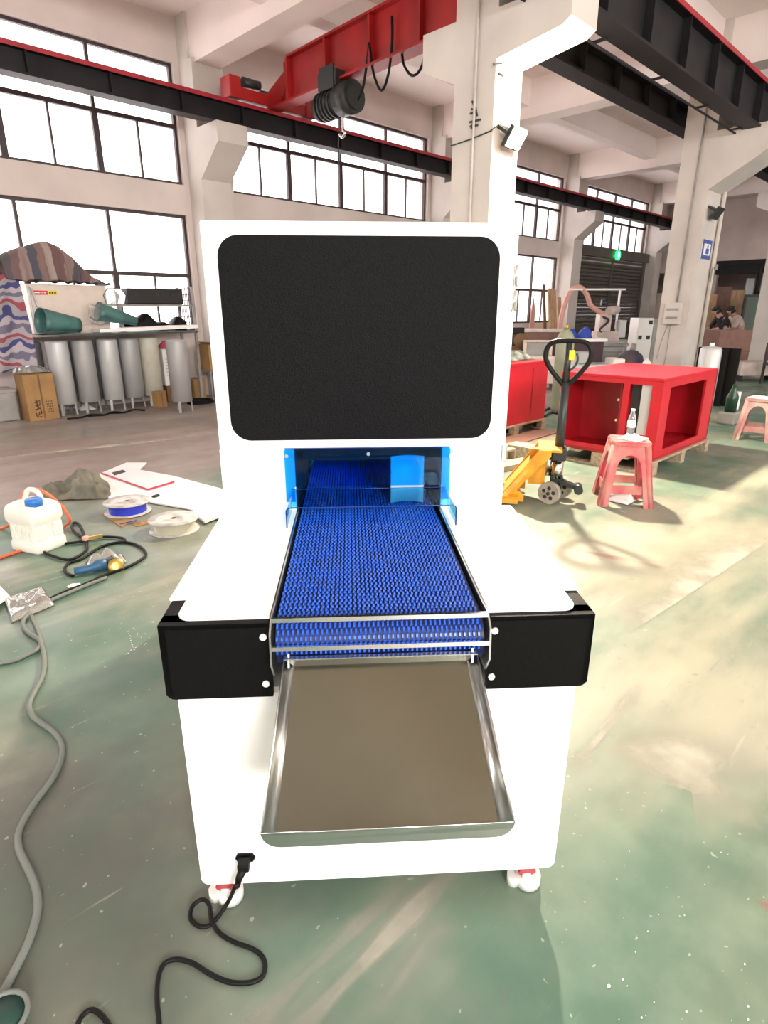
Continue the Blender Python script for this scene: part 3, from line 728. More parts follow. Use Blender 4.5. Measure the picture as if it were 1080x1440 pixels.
# table plates either side of the belt
for s in (-1, 1):
    for y0, y1 in ((0.003, 0.72), (1.5, 2.2)):
        if y0 < 1:
            pts = [(0.236, 0.003)] + [(0.433 - 0.03 + 0.03 * math.cos(math.radians(a)), 0.033 + 0.03 * math.sin(math.radians(a))) for a in range(-90, 1, 18)] + [(0.433, 0.10), (0.472, 0.10), (0.472, 0.73), (0.236, 0.73)]
        else: pts = [(0.236, y0), (0.472, y0), (0.472, y1), (0.236, y1)]
        if s < 0: pts = [(-x, y) for x, y in pts][::-1]
        mb = MB(); mb.prism(pts, 0.8268, 0.832); mb.build('table_plate', 'white', mach)
    x0, x1 = sorted((s * 0.465, s * 0.472))
    MB().box((x0, 0.105, 0.70), (x1, 0.73, 0.8268)).build('table_skirt', 'white', mach)
# tower with its tunnel
tx0, tx1, ty0, ty1, tz = -0.468, 0.440, 0.722, 1.55, 1.688
tw = MB()
tw.box((tx0, ty0, 0.832), (-0.236, ty1, 1.035)); tw.box((0.236, ty0, 0.832), (tx1, ty1, 1.035)); tw.box((tx0, ty0, 1.035), (tx1, ty1, tz), bevel=0.006)
tw.build('tower', 'white', mach)
tn = MB(); tn.box((-0.2355, ty0 + 0.004, 0.80), (-0.232, ty1, 1.034)); tn.box((0.232, ty0 + 0.004, 0.80), (0.2355, ty1, 1.034)); tn.box((-0.2355, ty0 + 0.004, 1.03), (0.2355, ty1, 1.0345))
tn.box((-0.44, ty1 + 0.001, 0.835), (0.44, ty1 + 0.01, 1.2))
for y in (1.0, 1.28): tn.box((-0.232, y, 0.93), (0.232, y + 0.003, 1.03))
tn.build('tunnel_lining', 'whitein', mach)
# black window panel in a thin white rim
MB().prism(rrect(-0.428, 1.060, 0.390, 1.654, 0.062, 8), ty0 - 0.004, ty0 + 0.002, XZ).build('panel_rim', 'white', mach)
MB().prism(rrect(-0.424, 1.064, 0.386, 1.650, 0.060, 8), ty0 - 0.008, ty0 - 0.002, XZ).build('window_panel', 'window_black', mach)
# blue acrylic guard: plate on the tower, hood over the belt, cheeks hanging down
gy = ty0 - 0.006
gd_ = MB(); gd_.prism([(-0.267, 0.862), (-0.238, 0.862), (-0.238, 0.912), (0.236, 0.912), (0.236, 0.862), (0.262, 0.862)] + [(0.252 + 0.01 * math.cos(t), 1.027 + 0.01 * math.sin(t)) for t in (0, 0.5, 1.05, 1.57)] + [(-0.257 - 0.01 * math.sin(t), 1.027 + 0.01 * math.cos(t)) for t in (0, 0.5, 1.05, 1.57)], gy - 0.003, gy - 0.001, XZ).build('guard_plate', 'acrylic', mach)
h0 = onM(402, 713, 0.52); h1 = onM(642, 712, 0.52)
zx = (h0.z + h1.z) / 2
hood = thing_hood = None
hb = MB(); prof = []
for a in range(0, 91, 15): prof.append((h1.x - 0.012 + 0.012 * math.sin(math.radians(a)), zx - 0.012 + 0.012 * math.cos(math.radians(a))))
prof = [(-x if False else x, z) for x, z in prof] + [(h1.x, zx - 0.062)]
left = [(h0.x + (h1.x - x), z) for x, z in prof][::-1]
line = left + prof
vs = []; n = len(line)
for (x, z) in line:
    hang = zx - z
    vs += [(x, 0.52 + 0.0 * hang, z), (x, gy - 0.004 - hang * 0.5, z)]
me = bpy.data.meshes.new('guard_hood'); me.from_pydata(vs, [], [(2 * i, 2 * i + 2, 2 * i + 3, 2 * i + 1) for i in range(n - 1)])
me.materials.append(M['acrylic']); hood = bpy.data.objects.new('guard_hood', me); COL.objects.link(hood); hood.parent = mach
ed = MB(); ed.tube([(x, 0.52, z) for x, z in line], 0.0022, 6); ed.build('guard_edge', 'edgeblue', mach)
MB().tube([(-0.25, gy - 0.005, zx), (0.25, gy - 0.005, zx)], 0.001, 5).tube([(-0.267, gy - 0.002, 1.0372), (0.262, gy - 0.002, 1.0372)], 0.0016, 5).build('guard_edge', 'edgeblue', mach)
for px_, py_ in ((403, 641), (518, 638), (634, 641)):
    p = onM(px_, py_, gy - 0.004); MB().cyl((p.x, gy - 0.003, p.z), (p.x, gy - 0.009, p.z), 0.006, n=12).build('screw', 'chrome', mach)
# hinges and latch on the right edge of the tower
for z in (1.545, 1.475):
    mb = MB(); mb.box((tx1 - 0.012, ty0 - 0.006, z - 0.028), (tx1 + 0.006, ty0 + 0.03, z + 0.028), bevel=0.003); mb.cyl((tx1 - 0.004, ty0 - 0.008, z - 0.03), (tx1 - 0.004, ty0 - 0.008, z + 0.03), 0.005, n=8); mb.build('hinge', 'chrome', mach)
MB().box((tx1 - 0.014, ty0 - 0.006, 0.985), (tx1 + 0.006, ty0 + 0.02, 1.042), bevel=0.003).build('latch', 'chrome', mach)

# modular belt: thousands of small links over a blue core, round the nose
NY, NZ, NR = 0.022, 0.768, 0.055
pr, pc = 0.0140, 0.0102; half = 0.222
bvs, bfs = [], []
def path(s):
    """s from the far end to the nose and round it -> point (y, z), tangent"""
    L = 1.95 - NY
    if s < L: return 1.95 - s, NZ + NR, -1.0, 0.0
    a = (s - L) / NR
    return NY - NR * math.sin(a), NZ + NR * math.cos(a), -math.cos(a), -math.sin(a)
smax = (1.95 - NY) + NR * 1.95
rows = int(smax / pr); cols = int(2 * half / pc)
for r in range(rows):
    s0 = r * pr
    y, z, ty, tz_ = path(s0); ny, nz = tz_, -ty          # outward normal
    if ty < 0 and nz < 0 and s0 < 1.5: ny, nz = -ny, -nz
    off = (r % 2) * 0.30 * pc
    for c in range(cols):
        x = -half + off + (c + 0.3) * pc
        if x > half - 0.003: continue
        b = len(bvs); wl, ll = pc * 0.25, pr * 0.46
        for (dx, ds, h) in ((-wl, -ll, 0), (wl, -ll, 0), (wl, ll, 0), (-wl, ll, 0), (-wl * 0.7, -ll * 0.55, 0.0046), (wl * 0.7, -ll * 0.55, 0.0046), (wl * 0.7, ll * 0.55, 0.0046), (-wl * 0.7, ll * 0.55, 0.0046)):
            bvs.append((x + dx, y + ty * ds + ny * (h - 0.001), z + tz_ * ds + nz * (h - 0.001)))
        bfs += [(b + 4, b + 5, b + 6, b + 7), (b, b + 1, b + 5, b + 4), (b + 1, b + 2, b + 6, b + 5), (b + 2, b + 3, b + 7, b + 6), (b + 3, b, b + 4, b + 7)]
me = bpy.data.meshes.new('belt_links'); me.from_pydata(bvs, [], bfs); me.update(); me.materials.append(M['belt'])
bl = bpy.data.objects.new('belt_links', me); COL.objects.link(bl); bl.parent = mach; bl['kind'] = 'stuff'
cv, cf = [], []
ns = 40
ss = [0, (1.95 - NY)] + [(1.95 - NY) + NR * 2.4 * i / 14 for i in range(1, 15)]
for s_ in ss:
    y, z, ty, tz_ = path(s_); ny, nz = tz_, -ty
    for x in (-half, half): cv.append((x, y - ny * 0.0015, z - nz * 0.0015))
me = bpy.data.meshes.new('belt_core'); me.from_pydata(cv, [], [(2 * i, 2 * i + 1, 2 * i + 3, 2 * i + 2) for i in range(len(ss) - 1)]); me.materials.append(M['beltbase'])
o = bpy.data.objects.new('belt_core', me); COL.objects.link(o); o.parent = mach
MB().box((-0.21, 0.06, 0.66), (0.21, 2.0, 0.805)).build('belt_bed', 'whitein', mach)
# stainless side plates and the two crossbars at the nose
for s in (-1, 1):
    x0, x1 = sorted((s * 0.2285, s * 0.2325))
    mb = MB(); mb._add([(x, y, z) for x in (x0, x1) for y, z in ((1.95, 0.79), (1.95, 0.834), (0.06, 0.834), (-0.012, 0.838), (-0.046, 0.815), (-0.052, 0.745), (-0.02, 0.70), (0.06, 0.70))],
                       [tuple(range(8)), tuple(range(8, 16))[::-1]] + [(i, (i + 1) % 8, 8 + (i + 1) % 8, 8 + i) for i in range(8)])
    mb.build('side_rail', 'steelbright', mach)
for px1, py1, yv in ((386, 872, -0.022), (388, 912, -0.045)):
    p = onM(530, py1 - 4, yv)
    MB().bar((-0.2285, yv, p.z), (0.2285, yv, p.z), 0.008, 0.010).build('crossbar', 'chrome', mach)
# stainless chute: pan with raised sides and a front lip
def chute():
    root = thing('chute', None, None, (0, 0, 0)); 
    root.parent = mach
    bl_, br_ = onM(399, 926, -0.045), onM(671, 918, -0.045)
    fl_, fr_ = onM(366, 1169, -0.315), onM(724, 1160, -0.315)
    zb, zf = (bl_.z + br_.z) / 2, (fl_.z + fr_.z) / 2
    d = Vector((0, -0.27, zf - zb)).normalized(); nrm = Vector((0, -d.z, d.y)); 
    if nrm.z < 0: nrm = -nrm
    dp = 0.026
    dv = Vector((0, 0.35, -1)).normalized()
    B0, B1, F0, F1 = Vector((bl_.x, -0.045, zb)), Vector((br_.x, -0.045, zb)), Vector((fl_.x, -0.315, zf)), Vector((fr_.x, -0.315, zf))
    ins = 0.024
    def down(p, dn): return p + dv * dn
    bk = Vector((0, 0.004, 0))
    G0, G1 = down(B0, dp) + Vector((ins * 0.8, 0, 0)), down(B1, dp) - Vector((ins * 0.8, 0, 0))
    K0, K1 = down(F0, dp) + Vector((ins, 0, 0)) + bk, down(F1, dp) - Vector((ins, 0, 0)) + bk
    mb = MB(); mb._add([G0, G1, K1, K0], [(0, 1, 2, 3)])
    o = mb.build('chute_floor', 'steel', root, fix=False); solidify(o, 0.0015, 0)
    for a, b, g, k in ((B0, F0, G0, K0), (B1, F1, G1, K1)):
        mb = MB(); rows_ = []
        for p, q in ((a, g), (b, k)):
            h = q - p
            rows_ += [p, p + Vector((h.x * 0.12, h.y * 0.35, h.z * 0.35)), p + Vector((h.x * 0.35, h.y * 0.72, h.z * 0.72)), p + Vector((h.x * 0.65, h.y * 0.93, h.z * 0.93)), q]
        mb._add(rows_, [(i, i + 1, i + 6, i + 5) for i in range(4)], smooth=True)
        o = mb.build('chute_side', 'steelbright', root, fix=False); solidify(o, 0.0015, 0)
    up = [F0, F1]
    for t in range(10, 91, 16):
        q = math.radians(t); up.append(F1 - Vector((0.035 * (1 - math.cos(q)), 0, 0)) + Vector((0, 0.001, -0.033 * math.sin(q))))
    for t in range(90, 9, -16):
        q = math.radians(t); up.append(F0 + Vector((0.035 * (1 - math.cos(q)), 0, 0)) + Vector((0, 0.001, -0.033 * math.sin(q))))
    mb = MB(); mb._add(up, [tuple(range(len(up)))]); o = mb.build('chute_lip', 'steelbright', root, fix=False); solidify(o, 0.0018, 0)
    MB().tube([F0, F1], 0.0014, 6).build('lip_edge', 'chrome', root)
    mb = MB(); mb.bar(B0, B1, 0.012, 0.003); mb._add([B0, B1, G1, G0], [(0, 1, 2, 3)])
    mb.build('chute_rim', 'steelbright', root)
    for x in (B0.x + 0.01, B1.x - 0.01): MB().bar((x, -0.047, zb - 0.005), (x, 0.01, zb - 0.03), 0.004, 0.03).build('chute_bracket', 'steelbright', root)
    return root
chute()
# power inlet
ip = onM(345, 1205, 0.0)
MB().prism([(ip.x - 0.024, ip.z), (ip.x - 0.018, ip.z + 0.013), (ip.x + 0.018, ip.z + 0.013), (ip.x + 0.025, ip.z), (ip.x + 0.018, ip.z - 0.013), (ip.x - 0.018, ip.z - 0.013)], -0.004, 0.001, XZ).build('power_inlet', 'blackrub', mach)
# castors
for x, y in ((-0.398, 0.05), (0.385, 0.05), (-0.398, 2.1), (0.385, 2.1)):
    c = thing('castor', None, None, (x, y, 0)); c.parent = mach
    mb = MB(); mb.cyl((-0.011, 0, 0.034), (0.011, 0, 0.034), 0.034, n=20); mb.build('wheel', 'whiteplastic', c)
    MB().cyl((-0.0, -0.012, 0.062), (0.0, -0.034, 0.054), 0.023, n=14).build('hub', 'redplastic', c)
    mb = MB(); mb.box((-0.022, -0.012, 0.03), (-0.013, 0.02, 0.083), bevel=0.004); mb.box((0.013, -0.012, 0.03), (0.022, 0.02, 0.083), bevel=0.004); mb.box((-0.03, -0.03, 0.076), (0.03, 0.03, 0.0845), bevel=0.002); mb.build('fork', 'whiteplastic', c)
    mb = MB(); mb.lathe([(0.034, 0), (0.034, 0.028), (0.026, 0.03)], 18, Matrix.Translation((0.008, -0.016, 0.003))); mb.cyl((-0.03, -0.016, 0.0), (-0.03, -0.016, 0.03), 0.017, n=12); mb.build('levelling_foot', 'whiteplastic', c)
# white card added behind the guard to imitate a reflection
p0, p1 = onM(560, 668, 0.80), onM(611, 657, 0.80)
pa = MB(); x0, x1 = 0.075, 0.185
pa.grid(lambda u, v: (x0 + (x1 - x0) * u, 0.78 + 0.02 * math.sin(PI * u), 0.832 + 0.16 * v), 6, 3)
pw = pa.build('reflection_card', 'board', None, MO, MR); solidify(pw, 0.002); tag(pw, 'pale card on the blue belt, added for the reflection in the blue guard', 'paper')

# power cord lying in loops on the floor
pcx = thing('power_cord', 'black power cord plugged into the machine and looping over the floor', 'power cord', mw(ip.x, -0.01, ip.z))
base = pcx.location.copy()
pl = MB(); T0 = Matrix.Rotation(MR, 4, 'Z')
pl.box((-0.014, -0.026, -0.011), (0.014, 0.002, 0.010), T0, bevel=0.003)
dn = T0 @ Vector((-0.012, -0.022, -0.03)); d2 = T0 @ Vector((-0.018, -0.024, -0.055))
pl.tube([T0 @ Vector((0, -0.014, -0.005)), dn, d2], [0.012, 0.009, 0.0065], 10); pl.build('plug', 'blackrub', pcx)
pts = [base + dn, base + d2, mw(*onM(331, 1246, -0.05))]
pp = [(322, 1266, .03), (306, 1290, .006), (293, 1302, .006), (279, 1302, .006), (268, 1291, .006), (271, 1274, .012), (284, 1265, .016), (294, 1272, .016), (298, 1296, .014), (310, 1313, .006), (330, 1325, .006), (352, 1333, .006), (367, 1343, .006), (373, 1358, .006), (368, 1374, .006), (350, 1382, .006), (322, 1381, .006), (296, 1370, .006), (270, 1354, .006), (247, 1349, .006), (230, 1356, .006), (222, 1378, .006), (221, 1410, .006), (224, 1445, .006), (220, 1490, .006), (195, 1520, .006), (172, 1480, .006), (150, 1437, .006), (130, 1420, .006), (113, 1432, .006), (104, 1460, .006), (90, 1500, .006)]
pts += [onZ(*q) for q in pp]
MB().tube([p - base for p in bez(pts, 5)], 0.0055, 8).build('cord', 'blackrub', pcx)

# ================================================================== LEFT: storage by the window wall
# grey pressure tanks
def make_tank(name_m, h=0.92, r=0.148):
    t = thing('pressure_tank', 'x', 'tank', (0, 0, 0))
    MB().lathe([(0.0001, 0.145), (r * 0.8, 0.145), (r, 0.165), (r, 0.14 + h - 0.03), (r * 0.97, 0.14 + h - 0.012), (r * 0.9, 0.14 + h), (0.0001, 0.14 + h + 0.004)], 24).build('tank_body', name_m, t)
    for a in (-2.3, -0.85, 1.57):
        x, y = r * 0.9 * math.cos(a), r * 0.9 * math.sin(a)
        MB().bar((x, y, 0.26), (x * 1.12, y * 1.12, 0), 0.035, 0.012, (math.cos(a), math.sin(a), 0)).build('leg', name_m, t)
    return t
tp = [(2.92, 9.48, 'tanklight', 'leftmost front grey tank, right behind the cardboard box'),
      (3.26, 9.48, 'tank', 'second grey tank counted from the cardboard box'),
      (3.62, 9.48, 'tanklight', 'third pale grey tank counted from the cardboard box'),
      (3.95, 9.5, 'tank', 'fourth grey tank, left neighbour of the cream tank'),
      (4.26, 9.5, 'tankcream', 'cream-coloured tank at the right end of the tank row'),
      (4.24, 8.52, 'tank', 'grey tank standing alone in front, right of the cream tank')]
for x, y, m, lab in tp:
    t = make_tank(m, 0.90); t.location = (x, y, 0); t['label'] = lab; t['group'] = 'pressure tanks under the shelf'
for x, y, lab in ((2.70, 9.82, 'dark grey tank half hidden behind the cardboard box and leftmost tank'), (3.13, 9.82, 'dark tank in the gap between the first two grey tanks'), (3.50, 9.82, 'dark tank in the gap between the second and third grey tanks')):
    t = make_tank('tankdark', 0.88, 0.11); t.location = (x, y, 0); t['label'] = lab; t['group'] = 'pressure tanks under the shelf'

# shelf rack over the tanks
rk = thing('storage_rack', 'grey steel rack over the tanks carrying teal sheets and a black box', 'rack', (3.95, 9.5, 0))
def rl(x, y, z): return (x - 3.95, y - 9.5, z)
for x, y in ((2.69, 9.96), (5.02, 9.36), (5.02, 9.85)): MB().box(rl(x - 0.02, y - 0.02, 0), rl(x + 0.02, y + 0.02, 1.80 if x > 4 else 1.1)).build('post', 'machgrey', rk)
MB().box(rl(2.66, 9.34, 1.10), rl(5.04, 9.98, 1.125)).build('shelf', 'machgrey', rk)
MB().box(rl(3.85, 9.36, 1.50), rl(5.04, 9.85, 1.53)).build('shelf', 'machgrey', rk)
MB().box(rl(3.83, 9.36, 1.125), rl(3.87, 9.40, 1.50)).build('post', 'machgrey', rk)
pm_ = MB()
for i in range(9): pm_.box(rl(5.025, 9.40 + i * 0.05, 1.15), rl(5.032, 9.42 + i * 0.05, 1.80))
for i in range(8): pm_.box(rl(5.024, 9.40, 1.17 + i * 0.085), rl(5.031, 9.84, 1.18 + i * 0.085))
pm_.build('side_mesh', 'maroon', rk)
# things on the rack
bk = thing('black_case', 'long black case with square openings on top of the rack', 'case', (4.43, 9.58, 1.5325))
MB().box((-0.42, -0.16, 0), (0.46, 0.16, 0.23), bevel=0.02).build('case_body', 'ink', bk)
for x in (-0.30, 0.02, 0.13, 0.28, 0.38): MB().box((x - 0.03, -0.168, 0.12), (x + 0.03, -0.158, 0.17)).build('opening', 'darkgap', bk)
gc = thing('clear_bin', 'clear plastic bin beside the black case on the rack', 'bin', (3.83, 9.57, 1.5325))
MB().prism([(-0.14, 0.0), (0.12, 0.0), (0.16, 0.13), (0.09, 0.22), (-0.10, 0.22), (-0.17, 0.12)], -0.12, 0.12, XZ).build('bin_body', 'film', gc)
MB().tube([(-0.14, -0.12, 0.0), (0.12, -0.12, 0.0), (0.16, -0.12, 0.13), (0.09, -0.12, 0.22), (-0.10, -0.12, 0.22), (-0.17, -0.12, 0.12)], 0.006, 5, closed=True).build('bin_rim', 'maroon', gc)
# the white machine cabinet behind, draped in tarpaulin
wc = thing('equipment_cabinet', 'cream machine cabinet with red and yellow label under the brown tarp', 'cabinet', (3.15, 9.6, 1.128))
A = onY(22, 402, 9.45); B = onY(149, 402, 9.45)
x0, x1 = onY(40, 420, 9.48).x - 3.15, B.x - 3.15
MB().box((x0, -0.12, 0), (x1, 0.3, 0.66), bevel=0.01).build('cabinet_body', 'mach', wc)
MB().box((x0 + 0.14, -0.128, 0.12), (x1 - 0.04, -0.119, 0.60), bevel=0.004).build('door', 'mach', wc)
lx = onY(44, 408, 9.47).x - 3.15
MB().box((lx, -0.135, 0.52), (lx + 0.20, -0.128, 0.575)).build('red_label', 'redlab', wc)
MB().box((lx + 0.20, -0.135, 0.52), (lx + 0.32, -0.128, 0.575)).build('yellow_label', 'yellowp', wc)
mk = MB()
for i in range(6): mk.box((lx + 0.03 + i * 0.025, -0.1365, 0.54), (lx + 0.045 + i * 0.025, -0.135, 0.557))
mk.build('label_print', 'signwhite', wc)
mk = MB()
for i in range(3): mk.box((lx + 0.215 + i * 0.033, -0.1365, 0.535), (lx + 0.238 + i * 0.033, -0.135, 0.56))
mk.build('label_print', 'ink', wc)
MB().tube(bez([(x0 + 0.02, -0.16, 0.62), (x0 - 0.0, -0.19, 0.40), (x0 + 0.03, -0.19, 0.1), (x0 + 0.09, -0.17, 0.02), (x0 + 0.10, -0.15, 0.3), (x0 + 0.05, -0.15, 0.6)], 4), 0.012, 6).build('hose', 'tanklight', wc)

def cloth(name, m, label, cat, fn0, nu, nv, t=0.006, sub=1, cr=0.010, fq=14.0):
    def fn(u, v):
        x, y, z = fn0(u, v); e = min(1, 6 * min(u, 1 - u, v, 1 - v) + 0.15)
        q = Vector((x * fq, y * fq, z * fq)); n = mnoise.noise_vector(q) + 0.5 * mnoise.noise_vector(q * 2.3)
        zz = z + n.z * cr * e * 1.6
        return (x + n.x * cr * e, y + n.y * cr * e, max(zz, 0.003) if z < 0.3 else zz)
    o = MB().grid(fn, nu, nv).build(name, m); solidify(o, t)
    if sub: subsurf(o, sub)
    return tag(o, label, cat)
# brown striped tarp heaped over the cabinet
sil = [(-5, 360), (18, 350), (40, 344), (62, 338), (82, 345), (98, 358), (112, 372), (125, 386), (138, 394), (152, 402)]
top = [onY(x, y, 9.55) for x, y in sil]
def tarp(u, v):
    q = u * (len(top) - 1); i = min(int(q), len(top) - 2); p = top[i].lerp(top[i + 1], q - i)
    base = 1.835
    a = PI * v; fr = math.sin(u * 40) * 0.022 + math.sin(u * 83 + 1) * 0.012
    z = base + (p.z - base) * math.sin(a) ** 0.7 - 0.03 * (1 - math.sin(a))
    if v in (0, 1): z = base - 0.02 + fr * 0.6
    return (p.x * 1.0 - (p.x - 3.0) * 0.03 * abs(math.cos(a)), 9.62 - 0.25 * math.cos(a) + fr * (0.3 + abs(math.cos(a))), z)
cloth('striped_tarp', 'tarpstripe', 'brown and grey striped tarp heaped over the cream cabinet', 'tarp', tarp, 46, 13)
# red white blue striped tarp hanging at the left edge
def tri(u, v):
    z = 1.86 - 1.17 * v
    return (1.60 + (0.98 + 0.02 * v) * u, 9.41 - 0.05 * math.sin(v * 2.4) + 0.05 * math.sin(u * 15 + v * 3), z + 0.04 * math.sin(u * 9))
cloth('tricolour_tarp', 'tarptri', 'red, white and blue striped tarp hanging at the left edge', 'tarp', tri, 26, 24, cr=0.03, fq=6)
# teal rolled sheets on the rack
def roll(name, a, b, r0, r1, lab, z0=1.14):
    a = Vector(a); b = Vector(b); d = (b - a); dn_ = d.normalized(); sd = dn_.cross(Vector((0, 0, 1))).normalized(); up = sd.cross(dn_)
    def fn(u, v):
        ang = -0.6 + 2 * PI * 1.12 * v; r = (r0 + (r1 - r0) * u) * (1 - 0.10 * v)
        p = a + d * u + sd * (r * math.cos(ang)) + up * (r * math.sin(ang))
        return (p.x + 0.0, p.y, max(p.z, z0 + 0.014))
    o = MB().grid(fn, 8, 26).build(name, 'teal'); solidify(o, 0.006); return tag(o, lab, 'sheet')
p, q = onY(52, 452, 9.33), onY(110, 456, 9.33)
roll('rolled_sheet', (p.x, 9.20, p.z), (q.x - 0.02, 9.28, q.z - 0.02), 0.185, 0.11, 'rolled teal sheet lying in front of the cream cabinet')
p, q = onY(132, 440, 9.45), onY(186, 452, 9.45)
roll('rolled_sheet', (p.x, 9.31, p.z + 0.02), (q.x, 9.31, q.z), 0.14, 0.06, 'smaller teal roll between the cream cabinet and the black bundle')
p, q = onY(112, 452, 9.36), onY(150, 430, 9.36)
def film(u, v): return (3.36 + 0.42 * u, 9.30 - 0.03 * math.sin(v * 9 + u * 5), 1.26 + 0.26 * v + 0.05 * u * v + 0.02 * math.sin(u * 14 + v * 7))
cloth('plastic_film', 'film', 'clear plastic film crumpled over the teal sheets on the rack', 'film', film, 14, 9, 0.003)
lp_ = thing('long_panel', 'long white panel lying along the front of the rack', 'panel', (4.1, 9.27, 1.127))
a, b, c, d = onY(118, 470, 9.2), onY(266, 455, 9.2), onY(266, 466, 9.2), onY(118, 477, 9.2)
MB().bar((-0.68, 0, 0.045), (0.86, 0.02, 0.075), 0.26, 0.05).build('panel_board', 'board', lp_)
MB().box((-1.2, -0.14, 0.002), (0.9, 0.12, 0.012)).build('backing_sheet', 'teal', lp_)
def bun(u, v): return (4.02 + 0.92 * u, 9.63 - 0.16 * math.cos(PI * v), 1.16 + (0.17 + 0.09 * math.sin(u * 7) * math.sin(u * 3) + 0.03 * math.sin(u * 23)) * math.sin(PI * v) ** 0.6 - 0.025 * (v in (0, 1)))
cloth('black_bundle', 'blackrub', 'black cables and bags bundled on the lower shelf of the rack', 'bundle', bun, 26, 9)
# boxes on the floor
def carton(name, lab, corners, h, depth, m='card', yaw=0.0, flaps=False):
    a = onZ(*corners[0]); b = onZ(*corners[1]); d = (b - a); w = d.length; ang = math.atan2(d.y, d.x)
    t = thing(name, lab, 'box', (a.x, a.y, 0), ang)
    MB().box((0, 0, 0), (w, depth, h), bevel=0.004, seg=1).build('box_body', m, t)
    MB().box((w * 0.47, -0.001, 0.02), (w * 0.53, -0.0002, h)).build('box_tape', 'carddk', t)
    return t, w
t, w_ = carton('cardboard_box', 'tall cardboard box with brown printed mark beside the tanks', ((43, 593), (85, 588)), 0.62, 0.34)
# printed mark: brush-like strokes
sm = MB()
for pts in ([(0.34, 0.25), (0.52, 0.27), (0.50, 0.21), (0.36, 0.20)], [(0.40, 0.29), (0.44, 0.17)], [(0.33, 0.15), (0.50, 0.17), (0.52, 0.10), (0.40, 0.07), (0.46, 0.12)], [(0.33, 0.11), (0.36, 0.05), (0.50, 0.05)]):
    sm.tube([(x * w_ - 0.04, -0.0012, z) for x, z in pts], 0.009, 4)
for r in range(5):
    for c_ in range(4): sm.box((w_ * (0.62 + c_ * 0.055), -0.0016, 0.10 + r * 0.035), (w_ * (0.655 + c_ * 0.055), -0.0004, 0.118 + r * 0.035))
sm.build('printed_mark', 'inkbrown', t)
def bag1(u, v): 
    return (2.30 + 0.46 * u, 9.32 + 0.36 * v, 0.635 + 0.13 * math.sin(PI * u) * math.sin(PI * v) + 0.035 * math.sin(u * 19) * math.sin(v * 13))
cloth('plastic_bag', 'film', 'clear plastic bag crumpled on top of the tall cardboard box', 'bag', bag1, 14, 12, 0.003)
t = thing('grey_crate', 'grey crate under the tricolour tarp, left of the cardboard box', 'crate', (2.15, 9.45, 0))
MB().box((-0.3, -0.02, 0), (0.14, 0.36, 0.42), bevel=0.02).build('crate_body', 'machgrey', t)
MB().box((-0.31, -0.035, 0.38), (0.15, 0.37, 0.43), bevel=0.008).build('crate_rim', 'machgrey', t)
t = thing('cardboard_box', 'open cardboard box on the stand behind the machine tower edge', 'box', (5.27, 9.33, 0.502))
MB().box((-0.18, -0.2, 0), (0.19, 0.2, 0.42)).build('box_body', 'card', t)
MB().bar((-0.18, -0.2, 0.42), (-0.25, -0.2, 0.46), 0.4, 0.006, (0, 0, 1)).build('flap', 'card', t)
MB()._add  # (no-op)
f = MB(); f._add([(-0.18, -0.2, 0.42), (0.19, -0.2, 0.42), (0.15, -0.2, 0.53), (-0.08, -0.2, 0.55)], [(0, 1, 2, 3)]); o = f.build('flap', 'card', t); solidify(o, 0.005)
st_ = thing('low_stand', 'small stand carrying the open cardboard box', 'stand', (5.27, 9.33, 0))
MB().box((-0.2, -0.22, 0.475), (0.2, 0.22, 0.50)).build('stand_top', 'machgrey', st_)
for x in (-0.18, 0.18):
    for y in (-0.2, 0.2): MB().box((x - 0.012, y - 0.012, 0), (x + 0.012, y + 0.012, 0.475)).build('leg', 'machgrey', st_)
t, _ = carton('cardboard_box', 'closed cardboard box on the floor under the open box', ((275, 561), (291, 559)), 0.33, 0.3, 'card')
def bag2(u, v): return (4.98 + 0.34 * u, 9.40 + 0.30 * v, 0.37 + 0.08 * math.sin(PI * u) * math.sin(PI * v) + 0.02 * math.sin(u * 17 + v * 11))
p = onZ(266, 556)
t, _ = carton('cardboard_box', 'small cardboard box between cream tank and lone tank', ((223, 574), (236, 572)), 0.25, 0.13, 'card')
t = thing('white_appliance', 'white boxy appliance behind the lone grey tank', 'appliance', (4.62, 9.62, 0))
MB().box((-0.16, -0.15, 0.28), (0.2, 0.15, 0.86), bevel=0.01).build('appliance_body', 'whiteplastic', t)
for i in range(6): MB().box((-0.12, -0.156, 0.44 + i * 0.05), (0.12, -0.15, 0.46 + i * 0.05)).build('vent_slat', 'tanklight', t)
MB().box((-0.14, -0.13, 0), (0.18, 0.13, 0.28)).build('plinth', 'carddk', t)
def pinkc(u, v): return (4.36 + 0.22 * u, 9.36 + 0.20 * v, 0.87 + 0.12 * math.sin(PI * u) * math.sin(PI * v) + 0.02 * math.sin(u * 9))
cloth('red_rag', mat('rag_red', (0.55, 0.08, 0.14), 0.8), 'red rag lying on the white appliance', 'rag', lambda u, v: (4.46 + 0.24 * u, 9.50 + 0.20 * v, 0.866 + 0.12 * math.sin(PI * u) * math.sin(PI * v)), 8, 8)
cm = MB()
for k in range(3):
    cm.tube([(4.86 + (0.22 - k * 0.02) * math.cos(a * PI / 12), 9.12 + (0.16 + k * 0.02) * math.sin(a * PI / 12), 0.014 + k * 0.018) for a in range(24)], 0.013, 6, closed=True)
tag(cm.build('cable_coil', 'blackrub'), 'coil of black cable on the floor by the lone grey tank', 'cable')
cm = MB()
for k in range(3): cm.tube(bez([(2.75 + k * .3, 9.0 + .05 * k, 0.012), (2.95 + k * .3, 8.98, 0.015), (3.1 + k * .3, 9.03, 0.03), (3.25 + k * .3, 8.97, 0.012)], 4), 0.014, 6)
tag(cm.build('cable_tangle', 'blackrub'), 'black cables tangled on the floor under the tank row', 'cable')
p = onZ(116, 575)
